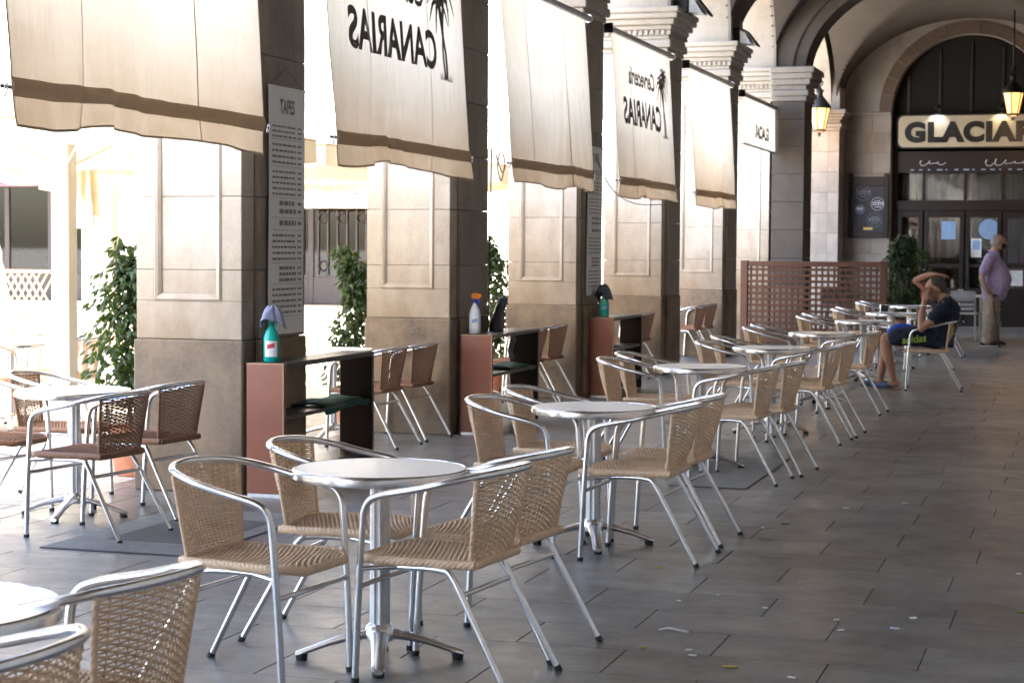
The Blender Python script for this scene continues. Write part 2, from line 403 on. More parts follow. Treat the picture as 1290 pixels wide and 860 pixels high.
for j in range(-16, 94):
    y = j * SLY + .1
    off = (j % 2) * SLX / 2 + .04 * math.sin(j * 1.7)
    for i in range(-8, 2):
        x = i * SLX + off + .2
        if -5.675 - SLX / 2 + .03 < x < .31 + SLX / 2 - .03: cells.append((y, x))
vis = sorted(c for c in cells if inframe(c[1], c[0]) and -5.675 < c[1] - SLX / 2)[:300]; vs_ = set(vis)
for y, x in vis:
    o = bpy.data.objects.new('slab', slab_me); C.objects.link(o); o.parent = fl
    o.location = (x, y, rnd.uniform(-.0005, .0004))
mb = MB()
for y, x in cells:
    if (y, x) not in vs_:
        z = rnd.uniform(-.0005, .0004)
        mb.cbox(max(-5.675, x - SLX / 2 + .0025), min(.315, x + SLX / 2 - .0025), y - SLY / 2 + .0009, y + SLY / 2 - .0009, -.05, z, .0012)
mb.build('slab_field', 'floor_stone_far', fl, kind='stuff')

# ---- piers
JZ = [.928, 1.349, 1.791, 2.225, 2.655, 3.085, 3.50, 3.78]
def build_pier():
    root = thing('stone_pier')
    MB().box(XL + .03, XN - .03, .04, TP - .03, 0, 3.8).build('core', 'mortar', root)
    MB().cbox(XL - .016, XN + .012, -.014, TP + .012, 0, .926, .010).build('plinth', 'plinth_stone', root)
    MB().cbox(XN + .0125, XI + .012, .16, TP + .004, 0, .926, .008).build('plinth', 'plinth_stone', root)
    pl, pr, pb = XL + .118, XN - .132, 1.16
    for a, b in zip(JZ[:-1], JZ[1:]):
        z0, z1 = a + .0015, b - .0015
        if a == JZ[0]:
            MB().cbox(XL, XN, 0, TP, z0, pb, .004).build('stone_block', 'pier_stone', root); zb = pb + .0005
        else: zb = z0
        if b == JZ[-1]:
            MB().cbox(XL, XN, 0, TP, z0, z1, .004).build('stone_block', 'pier_stone', root)
        else:
            MB().cbox(pl + .0005, pr - .0005, .022, TP - .004, zb, z1, .003).build('panel_block', 'pier_stone' if a < 1.3 else 'pier_stone', root)
            sm_ = 'pier_stone' if a < 1.7 else 'pier_stone'
            MB().cbox(XL, pl, 0, TP, zb, z1, .004).build('stone_block', 'pier_stone', root)
            MB().cbox(pr, XN, 0, TP, zb, z1, .004).build('stone_block', sm_, root)
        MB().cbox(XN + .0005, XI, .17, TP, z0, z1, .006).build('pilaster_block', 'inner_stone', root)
    # moulded frame inside the panel
    fr = MB(); w = .045
    prof = [(0, 0), (.012, -.012), (.030, -.004), (.045, .014)]     # distance inwards, depth offset
    x0, x1, z0, z1 = pl, pr, pb, 3.50
    for i in range(3):
        d0, e0 = prof[i]; d1, e1 = prof[i + 1]
        A = [(x0 + d0, e0, z1 - d0), (x0 + d0, e0, z0 + d0), (x1 - d0, e0, z0 + d0), (x1 - d0, e0, z1 - d0)]
        B = [(x0 + d1, e1, z1 - d1), (x0 + d1, e1, z0 + d1), (x1 - d1, e1, z0 + d1), (x1 - d1, e1, z1 - d1)]
        fr.add(A + B, [(k, (k + 1) % 4, (k + 1) % 4 + 4, k + 4) for k in range(4)])
    fr.build('panel_moulding', 'pier_stone', root)
    # capital: stacked mouldings and a dentil band
    cap = [(3.78, 3.84, .02), (3.84, 3.93, .055), (3.93, 3.98, .035), (4.045, 4.10, .07), (4.10, 4.17, .11), (4.17, 4.235, .15), (4.235, 4.30, .17)]
    cp = MB()
    for a, b, e in cap: cp.cbox(XL - e, XI + e, -e, TP + e, a, b - .0008, .012)
    cp.cbox(XL - .03, XI + .03, -.03, TP + .03, 3.98, 4.045, .003)
    c = cp.build('capital', 'pale_stone', root)
    n = 13; dm = MB().box(-.018, .018, -.012, .012, 0, .055).mesh('dentil'); dm.materials.append(M['pale_stone'])
    def dent(x, y, r):
        q = bpy.data.objects.new('dentil', dm); C.objects.link(q); q.parent = c; q.location = (x, y, 3.985); q.rotation_euler = (0, 0, r)
    for i in range(n):
        x = XL - .03 + i * (XI - XL + .06) / (n - 1); dent(x, -.0428, 0)
    for i in range(14):
        y = -.03 + i * (TP + .06) / 13; dent(XI + .0428, y, R(90))
    return root
pier0 = build_pier(); pier_parts = parts_of(pier0)
PL = {1: 'stone arcade pier with a white menu poster, beside the teal spray bottle',
      2: 'stone arcade pier beside the counter with the white spray bottle and black bag',
      3: 'stone arcade pier with a narrow menu poster, beside the counter with green bottle',
      4: 'stone arcade pier carrying the right end of the second lettered palm banner',
      5: 'stone arcade pier at the left end of the brown lattice fence',
      6: 'stone arcade pier rising behind the lattice fence, carrying the transverse arch'}
piers = {}
for k in [1, 2, 3, 4, 5, 6, 0, -1, -2, -3]:
    o = pier0 if k == 1 else copy_of(pier_parts, pier0)
    o.location = (0, PY(k), 0); piers[k] = o
    tag(o, PL.get(k, 'stone arcade pier in the row behind the viewpoint'), 'pier', 'arcade piers')
# transverse pilaster on the sixth pier
tp = piers[6]; PX = -4.33
MB().cbox(XI + .013, PX + .012, -.04, .78, 0, .926, .01).build('plinth', 'plinth_stone', tp)
for a, b in zip(JZ[:-1], JZ[1:]):
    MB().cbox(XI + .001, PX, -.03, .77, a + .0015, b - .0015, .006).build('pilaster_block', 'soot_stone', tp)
cp = MB()
for a, b, e in [(3.78, 3.86, .03), (3.86, 3.95, .06), (3.95, 4.03, .03), (4.03, 4.12, .09), (4.12, 4.21, .13), (4.21, 4.30, .16)]:
    cp.cbox(XI - .02, PX + e, -.03 - e, .77 + e, a, b - .0008, .012)
cp.build('capital', 'wall_stone', tp)

# ---- arcade wall with round arches (one thing), and the upper storeys
aw = thing('arcade_wall', 'upper arcade wall with round stone arches above the banners', 'wall', (0, 0, 0))
RA = (S - TP) / 2
def arc(yc, zc, a, b, n=28): return [(yc - a * math.cos(math.pi * i / n), zc + b * math.sin(math.pi * i / n)) for i in range(n + 1)]
bays = []
for k in range(-3, 6):
    y0, y1 = PY(k), PY(k + 1); yc = (y0 + TP + y1) / 2; bays.append((yc, RA, RA))
    poly = [(y0 + TP / 2, ZS + .001)] + arc(yc, ZS + .001, RA, RA) + [(y1 + TP / 2, ZS + .001), (y1 + TP / 2, 6.6), (y0 + TP / 2, 6.6)]
    MB().prism(poly, XL + .002, -4.83, 0).build('arch_bay', 'pale_stone', aw)
    ring = arc(yc, ZS + .002, RA - .001, RA - .001) + arc(yc, ZS + .002, RA + .16, RA + .16)[::-1]
    MB().prism(ring, -4.829, -4.79, 0).build('arch_ring', 'wall_stone', aw)
y0, y1 = PY(6), 36.5; yc = (y0 + TP + y1) / 2; A6 = (y1 - y0 - TP) / 2
poly = [(y0 + TP / 2, ZS + .001)] + arc(yc, ZS + .001, A6, 1.6) + [(37.3, ZS + .001), (37.3, 6.6), (y0 + TP / 2, 6.6)]
MB().prism(poly, XL + .002, -4.95, 0).build('arch_bay', 'pale_stone', aw)
bays.append((yc, A6, 1.6))
MB().box(XL + .01, -5.14, PY(6) + TP, 33.0, 0, ZS + 1.55).build('infill_wall', 'wall_stone', aw)  # unseen filling, added to cut the daylight entering the last bay
bl = thing('arcade_building', 'tall pale building standing over the arcade', 'building')
MB().box(XL, 12, -7.2, 37.29, 6.61, 12.0).build('wall', 'facade_render', bl)
MB().box(XL - .4, 12.2, -7.4, 37.28, 12.01, 12.4).build('cornice', 'facade_render', bl)
# ---- vault
def vz(x, y):
    t = (x + 2.40) / 2.47; z = ZS - .08 + 1.75 * math.sqrt(max(0, 1 - t * t))
    for yc, a, b in bays:
        if abs(y - yc) < a: z = max(z, ZS + b * math.sqrt(1 - ((y - yc) / a) ** 2))
    return z
ys = []
for yc, a, b in bays:
    n = 60
    ys += [yc - a * math.cos(math.pi * i / n) for i in range(n + 1)]
ys = sorted(ys + [-7.0, 37.31]); ys2 = [ys[0]]
for y in ys[1:]:
    while y - ys2[-1] > .25: ys2.append(ys2[-1] + .2)
    if y - ys2[-1] > 1e-4: ys2.append(y)
nx = 130; xs = [-2.4 - 2.45 * math.cos(math.pi * i / nx) for i in range(nx + 1)]
vm = MB(); vm.v = [(x, y, vz(x, y)) for y in ys2 for x in xs]
vm.f = [(j * (nx + 1) + i, j * (nx + 1) + i + 1, (j + 1) * (nx + 1) + i + 1, (j + 1) * (nx + 1) + i) for j in range(len(ys2) - 1) for i in range(nx)]
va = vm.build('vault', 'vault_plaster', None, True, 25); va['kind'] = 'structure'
rl = MB().box(.02, 12, -7.1, 37.29, 6.601, 6.609).build('upper_floor', 'vault_plaster'); rl['kind'] = 'structure'
# transverse arch springing from the sixth pier
xc = -2.2; a_, b_ = -PX + xc + .0, 1.53
ta = thing('transverse_arch', 'dark stone transverse arch springing from the pier behind the fence', 'arch')
inn = [(xc - (a_) * math.cos(math.pi * i / 36), ZS - .1 + b_ * math.sin(math.pi * i / 36)) for i in range(37)]
def vring(d0, d1, ya, yb, name, matn, n0=0, n1=36):
    P = [(xc - (a_ + d0) * math.cos(math.pi * i / 36), ZS - .1 + (b_ + d0) * math.sin(math.pi * i / 36)) for i in range(n0, n1 + 1)]
    Q = [(xc - (a_ + d1) * math.cos(math.pi * i / 36), ZS - .1 + (b_ + d1) * math.sin(math.pi * i / 36)) for i in range(n0, n1 + 1)]
    MB().prism(P + Q[::-1], ya, yb, 1).build(name, matn, ta)
ty = PY(6)
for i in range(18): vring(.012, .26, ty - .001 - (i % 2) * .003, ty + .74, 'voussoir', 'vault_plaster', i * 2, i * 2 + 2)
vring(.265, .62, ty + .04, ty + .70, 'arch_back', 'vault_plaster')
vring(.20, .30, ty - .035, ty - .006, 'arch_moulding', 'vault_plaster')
# ---- right-hand house wall and rear closing wall
rw = thing('house_wall', 'plain stone house wall closing the arcade on its inner side', 'wall')
MB().box(.32, .7, -7, 24, 0, 6.6).build('wall', 'house_stone', rw)  # unseen wall: near stretch kept pale to bounce fill light, far stretch dark
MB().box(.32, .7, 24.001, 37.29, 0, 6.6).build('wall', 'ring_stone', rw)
for k in range(-1, 7): MB().cbox(.06, .319, PY(k), PY(k) + .8, 0, 4.25, .01).build('pilaster', 'house_stone', rw)
bk = thing('rear_wall', 'stone wall closing the arcade behind the viewpoint', 'wall')
MB().box(XL, .31, -7.3, -6.95, 0, 6.6).build('wall', 'wall_stone', bk)

# ---- end wall with the round-arched doorway
EY = 37.3; DX, DR, DZ = -2.37, 1.50, 4.18
ew = thing('end_wall', 'grey stone end wall with a round-arched doorway under the vault', 'wall')
da = [(DX - DR * math.cos(math.pi * i / 32), DZ + DR * math.sin(math.pi * i / 32)) for i in range(33)]
poly = [(-4.9, 0), (DX - DR, 0)] + da + [(DX + DR, 0), (.31, 0), (.31, 7.4), (-4.9, 7.4)]
MB().prism(poly, EY, EY + .45, 1).build('wall', 'wall_stone', ew)
nv = 15
for i in range(nv):
    a0, a1 = math.pi * i / nv + .004, math.pi * (i + 1) / nv - .004
    P = [(DX - (DR + .002) * math.cos(a0 + (a1 - a0) * t / 4), DZ + (DR + .002) * math.sin(a0 + (a1 - a0) * t / 4)) for t in range(5)]
    Q = [(DX - (DR + .24) * math.cos(a0 + (a1 - a0) * t / 4), DZ + (DR + .24) * math.sin(a0 + (a1 - a0) * t / 4)) for t in range(5)]
    MB().prism(P + Q[::-1], EY - .02, EY + .3, 1).build('voussoir', 'ring_stone', ew)
zz_ = [0, .62] + [.62 + .395 * i for i in range(1, 10)]
for n, (a, b) in enumerate(zip(zz_[:-1], zz_[1:])):
    if b > 4.2: b = 4.12
    xs_ = [-4.77, -4.35 + .12 * (n % 2), DX - DR - .004]
    for x0, x1 in zip(xs_[:-1], xs_[1:]):
        MB().cbox(x0 + .0015, x1 - .0015, EY - .018 - .004 * rnd.random(), EY - .001, a + .0015, b - .0015, .004).build('stone_block', 'wall_stone', ew)
    xs_ = [DX + DR + .004, -.3, .3]
    for x0, x1 in zip(xs_[:-1], xs_[1:]):
        MB().cbox(x0 + .0015, x1 - .0015, EY - .018, EY - .001, a + .0015, b - .0015, .004).build('stone_block', 'wall_stone', ew)
for x0, x1 in ((-4.77, DX - DR - .004), (DX + DR + .004, .3)):
    MB().cbox(x0, x1, EY - .05, EY - .001, 4.13, 4.19, .01).build('string_course', 'wall_stone', ew)
# corner pier in front of the end wall
cpn = thing('corner_pier', 'pale stone corner pier next to the chalkboard, below the hanging lantern', 'pier')
for n, (a, b) in enumerate(zip(zz_[:-1], zz_[1:])):
    if a > 3.8: break
    b = min(b, 3.80)
    MB().cbox(XL, -4.99 , 36.5, EY - .002, a + .0015, b - .0015, .005).build('stone_block', 'wall_stone', cpn)
    MB().cbox(-4.988, -4.78, 36.495, EY - .002, a + .0015, b - .0015, .005).build('stone_block', 'wall_stone', cpn)
MB().prism([(XL, 4.2)] + [(-4.78 - .30 * (t / 10) ** 2, 4.2 + 2.2 * t / 10) for t in range(11)] + [(XL, 6.4)], 36.5, EY - .002, 1).build('upper_wall', 'wall_stone', cpn)
cp = MB()
for a, b, e in [(3.80, 3.86, .02), (3.86, 3.93, .05), (3.93, 4.0, .02), (4.0, 4.06, .06), (4.06, 4.12, .10), (4.12, 4.199, .13)]:
    cp.cbox(XL - e, -4.78 + e, 36.5 - e, EY - .003, a, b - .0008, .01)
cp.build('capital', 'wall_stone', cpn)

# ---- shopfront in the doorway
sf = thing('shopfront', 'dark wooden cafe shopfront with glazed doors under the round arch', 'shopfront')
FY = EY + .22
def fbox(x0, x1, z0, z1, d=.07, name='frame', mat='door_wood', par=sf, y=FY): return MB().cbox(x0, x1, y, y + d, z0, z1, .006).build(name, mat, par)
xl, xr = DX - DR + .01, DX + DR - .01
fbox(xl, xl + .10, 0, 4.1); fbox(xr - .10, xr, 0, 4.1)
fbox(xl + .101, xr - .101, 3.0, 3.43, .1, 'lintel'); fbox(xl + .101, xr - .101, 2.26, 2.46, .09, 'transom_bar')
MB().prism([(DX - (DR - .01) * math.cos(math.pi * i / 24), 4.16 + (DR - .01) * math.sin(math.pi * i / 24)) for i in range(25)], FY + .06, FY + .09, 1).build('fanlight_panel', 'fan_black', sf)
for i in range(5): MB().cbox(DX - 1.2 + i * .6 - .03, DX - 1.2 + i * .6 + .03, FY + .03, FY + .059, 4.17, 4.2 + math.sqrt(max(.05, 1.45 ** 2 - (1.2 - i * .6) ** 2)) - .1, .004).build('fanlight_bar', 'door_wood', sf)
cols = [xl + .10, xl + .62, xl + 1.42, xl + 2.13, xr - .10]
for i in range(4):
    a, b = cols[i], cols[i + 1]
    if i: fbox(a - .035, a + .035, 2.461, 2.999, .08, 'mullion')
    MB().box(a + .036, b - .036, FY + .03, FY + .04, 2.465, 2.995).build('transom_pane', 'window_glass', sf)
    dl = MB(); e = .07
    d = fbox(a + .012, a + e + .03, .0, 2.255, .06, 'door_stile'); fbox(b - e - .03, b - .012, 0, 2.255, .06, 'door_stile')
    fbox(a + e + .031, b - e - .031, 0, .75, .06, 'door_rail'); fbox(a + e + .031, b - e - .031, 2.13, 2.255, .06, 'door_rail'); fbox(a + e + .031, b - e - .031, 1.15, 1.22, .06, 'door_rail')
    MB().box(a + e + .031, b - e - .031, FY + .025, FY + .032, 1.221, 2.129).build('door_pane', 'window_glass', sf)
    MB().box(a + e + .031, b - e - .031, FY + .025, FY + .032, .751, 1.149).build('door_pane', 'window_glass', sf)
    MB().tube([(a + e + .0, FY - .05, .95), (a + e + .0, FY - .05, 1.5)], .014, 8).build('pull_handle', 'iron', sf)
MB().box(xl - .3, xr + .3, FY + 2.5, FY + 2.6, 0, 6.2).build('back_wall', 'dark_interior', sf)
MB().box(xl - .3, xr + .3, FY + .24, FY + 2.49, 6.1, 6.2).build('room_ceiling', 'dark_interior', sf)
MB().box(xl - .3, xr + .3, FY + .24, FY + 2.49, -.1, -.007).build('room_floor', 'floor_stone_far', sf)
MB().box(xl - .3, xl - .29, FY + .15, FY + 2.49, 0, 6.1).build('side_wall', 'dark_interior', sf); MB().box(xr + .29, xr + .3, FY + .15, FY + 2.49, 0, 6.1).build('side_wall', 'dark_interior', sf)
# pale sheets standing for pane reflections, notices and painted decor on the panes
rn = random.Random(9)
def pane_reflection(x0, x1, z0, z1, y):
    MB().grid(lambda u, v: (x0 + (x1 - x0) * u, y + .03 * math.sin(u * 30 + v), z0 + (z1 - z0) * v), 24, 4).build('curtain', 'paper', sf, True)
for i in range(4):
    a, b = cols[i], cols[i + 1]
    pane_reflection(a + .06, a + .06 + (b - a) * (.55 if i % 2 else .8), 2.5, 2.98, FY + .25)
    pane_reflection(a + .1, a + .1 + (b - a) * .28, 1.25, 2.1, FY + .3)
def pane_mark(x0, x1, z0, z1, mat, name='notice'): MB().box(x0, x1, FY + .018, FY + .022, z0, z1).build(name, mat, sf)
pane_mark(cols[2] + .12, cols[2] + .32, 1.35, 1.72, 'label_white'); MB().box(cols[2] + .15, cols[2] + .29, FY + .0140, FY + .0165, 1.5, 1.68).build('notice_print', 'label_blue', sf)
MB().prism([(cols[2] + .46 + .2 * math.cos(i * .2618), 1.9 + .2 * math.sin(i * .2618)) for i in range(24)], FY + .012, FY + .016, 1).build('painted_disc', 'label_blue', sf)
pane_mark(cols[1] + .35, cols[1] + .62, 1.7, 2.05, 'label_blue'); pane_mark(cols[3] + .1, cols[3] + .4, .8, 1.1, 'label_white')
sg = MB()
def scrib(cx, cz, w, h, n, mb, y):
    P = []
    for i in range(n * 6 + 1):
        t = i / (n * 6); P.append((cx - w / 2 + w * t + .3 * w / n * math.sin(t * n * 6.28 * 1.0 + 1), y, cz + h / 2 * math.sin(t * n * 6.28) * (.6 + .4 * math.sin(7 * t))))
    mb.tube(P, .008, 4)
scrib(DX - .75, 3.20, .5, .12, 3, sg, FY - .004); sg.build('painted_scroll', 'chalk', sf); sg = MB(); scrib(DX + .7, 3.20, .9, .16, 5, sg, FY - .004); sg.build('painted_scroll', 'chalk', sf)
for i in range(14):
    x = xl + .35 + i * .17; MB().box(x, x + rn.uniform(.03, .12), FY - .004, FY - .001, 3.05, 3.075).build('painted_mark', 'chalk_blue', sf)

# cafe sign
sgn = thing('cafe_sign', 'long cream cafe sign with black letters above the glazed doors', 'sign')
def rrect(x0, x1, z0, z1, r, n=5):
    P = []
    for cx, cz, a in ((x1 - r, z1 - r, 0), (x0 + r, z1 - r, 90), (x0 + r, z0 + r, 180), (x1 - r, z0 + r, 270)):
        P += [(cx + r * math.cos(R(a + 90 * i / n)), cz + r * math.sin(R(a + 90 * i / n))) for i in range(n + 1)]
    return P
sx0, sx1, sz0, sz1 = DX - 1.40, DX + 1.40, 3.47, 4.14
MB().prism(rrect(sx0, sx1, sz0, sz1, .12), FY - .14, FY - .08, 1).build('backing_board', 'sign_black', sgn)
MB().prism(rrect(sx0 + .03, sx1 - .03, sz0 + .03, sz1 - .03, .11), FY - .15, FY - .141, 1).build('face_board', 'sign_cream', sgn)
text_obj('lettering', 'GLACIAR', lambda x, y, z: Vector((DX + x, FY - .155 - z, 3.62 + y)), 'sign_black', sgn, .50, .032, .004, 1.12, 2.5)
for i, sx in enumerate((-.62, .58)):
    l = thing('sign_lamp', ['small cold white spotlight over the letter L of the cafe sign', 'small warm spotlight over the later letters of the cafe sign'][i], 'lamp', (DX + sx, FY - .25, 4.26), 0, 'sign spotlights')
    MB().tube([(0, .25, .02), (0, .05, .06), (0, 0, .03)], .012, 6).build('arm', 'iron', l)
    MB().lathe([(.03, .06), (.05, .03), (.085, -.03), (.08, -.03)], n=14).build('shade', 'iron', l)
    MB().lathe([(.02, -.02), (.07, -.028)], n=14).build('bulb', 'spot_glow', l)
    ld = bpy.data.lights.new('sign_spot', 'SPOT'); lo = bpy.data.objects.new('sign_spot', ld); C.objects.link(lo); lo.parent = l
    ld.energy = [2.4, 1.6][i]; ld.color = [(.9, .95, 1), (1, .85, .55)][i]; ld.spot_size = R(110); ld.spot_blend = .6; ld.shadow_soft_size = .03
    lo.location = (0, 0, -.04); lo.rotation_euler = (R(12), 0, 0)
#%%WING
# ---- wing of the square behind the terrace (facade facing the viewer)
WY = 41.0
wg = thing('square_wing', 'sunlit pale building closing the far side of the square', 'building')
ops = [(-33.5, -24.0), (-21.0, -13.9), (-12.9, -11.0)]
edges = [-46] + [v for o in ops for v in o] + [-5.9]
for a, b in zip(edges[0::2], edges[1::2]): MB().box(a, b, WY, WY + 5, 0, 3.7).build('wall_pier', 'facade_render', wg)
MB().box(-46, -5.9, WY, WY + 5, 3.701, 16).build('wall', 'facade_render', wg)
for z in (3.72, 7.6, 11.4): MB().cbox(-46, -5.9, WY - .12, WY - .001, z, z + .22, .02).build('string_course', 'facade_render', wg)
for i in range(11):
    x = -42 + i * 3.45
    for z0 in (4.3, 8.2, 12.0):
        P = [(x - .6, z0), (x + .6, z0), (x + .6, z0 + 1.9)] + [(x + .6 * math.cos(math.pi * t / 10), z0 + 1.9 + .6 * math.sin(math.pi * t / 10)) for t in range(1, 10)] + [(x - .6, z0 + 1.9)]
        wn = MB().prism(P, WY - .03, WY - .002, 1).build('window', 'pale_stone', wg)
        P2 = [(x + (px - x) * .8, z0 + .1 + (pz - z0) * .9) for px, pz in P]
        MB().prism(P2, WY - .045, WY - .031, 1).build('pane', 'window_glass', wn)
        MB().prism([(x + (px - x) * .78, z0 + .12 + (pz - z0) * .88) for px, pz in P], WY - .0305, WY - .0302, 1).build('shutter', 'dark_interior', wn)
# recessed shopfronts of the wing
def far_shop(name, label, x0, x1, zt, ncol, zs=None, grille=False):
    t = thing(name, label, 'shopfront')
    y = WY + 3.0
    MB().box(x0, x1, y + 1.5, y + 1.6, 0, 3.7).build('interior', 'dark_interior', t)
    MB().cbox(x0, x1, y, y + .1, zt, 3.69, .01).build('fascia', 'iron' if not grille else 'facade_render', t)
    for i in range(ncol + 1):
        x = x0 + (x1 - x0) * i / ncol; MB().cbox(x - .07, x + .07, y, y + .1, 0, zt - .001, .008).build('post', 'far_frame', t)
    for i in range(ncol):
        a = x0 + (x1 - x0) * i / ncol + .071; b = x0 + (x1 - x0) * (i + 1) / ncol - .071
        MB().cbox(a, b, y + .01, y + .09, 0, .7, .008).build('lower_panel', 'far_frame', t)
        p = MB().box(a, b, y + .05, y + .06, .701, zt - .002).build('pane', 'far_glass', t)
        if grille:
            gm = MB(); n = 6
            for q in range(n): gx = a + (b - a) * (q + .5) / n; gm.box(gx - .02, gx + .02, y + .0, y + .03, .75, zt - .05)
            for cz in (.98, zt - .25):
                for q in range(3):
                    cx = a + (b - a) * (q + .5) / 3; gm.tube([(cx + .13 * math.cos(s / 9 * 6.28), y - .01, cz + .13 * math.sin(s / 9 * 6.28)) for s in range(10)], .018, 4)
            gm.build('iron_grille', 'far_frame', t)
    return t
plain('far_frame', (.03, .022, .024), .5); glassm('far_glass', (.22, .28, .27), .0, .02)
s1 = far_shop('wing_shopfront', 'dark glazed shopfront across the square with a pink-edged fascia', -33.4, -24.1, 3.0, 7)
MB().box(-33.3, -24.2, WY + 2.97, WY + 2.985, 3.05, 3.10).build('fascia_line', 'pink_line', s1)
for i in range(7):
    MB().box(-32.6 + i * 1.32, -32.6 + i * 1.32 + .5, WY + 2.975, WY + 2.989, 3.3, 3.42).build('fascia_print', 'yellow_leaf' if i % 3 == 1 else 'chalk', s1)
s2 = far_shop('wing_shopfront', 'glazed doors with iron scroll grilles across the square', -20.9, -14.0, 2.45, 4, grille=True)
s3 = far_shop('wing_shopfront', 'narrow doorway across the square beside the pale wall', -12.85, -11.05, 2.4, 2)
fsn = thing('terrace_sign', 'white terrace sign with blue-grey letters above the grilled doors', 'sign')
MB().cbox(-20.2, -14.3, WY + .30, WY + .36, 2.5, 3.0, .01).build('board', 'sign_white', fsn)
text_obj('lettering', 'GLACIAR', lambda x, y, z: Vector((-17.75 + x, WY + .295 - z, 2.60 + y)), 'sign_blue', fsn, .40, .012, .004, 1.05, 2.2)
MB().cbox(-20.2, -14.3, WY + .28, WY + .38, 2.42, 2.49, .01).build('ledge', 'lattice_wood', fsn)
fs2 = thing('terrace_sign', 'white terrace sign with blue-grey letters beside the white pillar', 'sign')
c_ = atY(167, 245, WY - .6)
MB().cbox(c_.x - .2, c_.x + 2.9, WY - .62, WY - .57, 2.45, 3.1, .01).build('board', 'sign_white', fs2)
text_obj('lettering', 'GLACIAR', lambda x, y, z: Vector((c_.x + 1.4 + x, WY - .625 - z, 2.62 + y)), 'sign_blue', fs2, .45, .012, .004, 1.05, 2.5)
MB().cbox(c_.x - .1, c_.x, WY - .6, WY - .5, 0, 2.45, .01).build('post', 'post_cream', fs2)
#%%THINGS
# ================================================================== CHAIRS AND TABLES
def yloop(x): return -.283 + 1.55 * x * x + 6.0 * x ** 4
def zloop(x): return .744 - .30 * x * x
def weave(mb, fn, rows, nst, amp=.0036, hh=.0036, th=.0016, sub=3):
    """strands woven over stakes: fn(u, v) -> (point, normal, up) with u in 0..1 along the strand, v across the rows"""
    nseg = nst * sub
    for r in range(rows):
        v = (r + .5) / rows; vs = []; fs = []
        for i in range(nseg + 1):
            u = i / nseg; p, n, t = fn(u, v)
            off = n * amp * math.cos(math.pi * nst * u + (math.pi if r % 2 else 0))
            p = p + off
            for a, b in ((1, 0), (0, 1), (-1, 0), (0, -1)): vs.append(p + t * hh * a + n * th * b)
        for i in range(nseg):
            for k in range(4): fs.append((i * 4 + k, i * 4 + (k + 1) % 4, i * 4 + 4 + (k + 1) % 4, i * 4 + 4 + k))
        mb.add(vs, fs)
    for s in range(nst + 1):
        P = [fn(min(1, max(0, s / nst)), j / 8)[0] for j in range(9)]
        mb.tube(P, .0028, 4, False)
def back_fn(u, v):
    x = (u * 2 - 1) * (.172 + .034 * v); s = (u * 2 - 1)
    xt = s * .206; top = Vector((xt, yloop(xt) + .002, zloop(xt) - .014)); xb = s * .172
    bot = Vector((xb, -.185 + .55 * xb * xb, .428))
    p = bot.lerp(top, v); p.y -= .012 * math.sin(math.pi * v) * (1 - s * s)
    n = Vector((1.6 * p.x, -.45, -.12)).normalized(); t = (top - bot).normalized()
    return p, n, t
def seat_half(y):
    t = (y + .195) / .47
    w = .187 + .03 * min(1, t * 1.3)
    if t > .72: w -= .085 * ((t - .72) / .28) ** 2.2
    return w
def seat_fn(u, v):
    y = -.19 + .455 * v; s = u * 2 - 1; x = s * (seat_half(y) - .008)
    z = .436 - .010 * (1 - s * s) * math.sin(math.pi * min(1, v * 1.0)) + (-.012 * max(0, (v - .85) / .15) ** 2)
    return Vector((x, y, z)), Vector((0, 0, 1)), Vector((0, 1, 0))
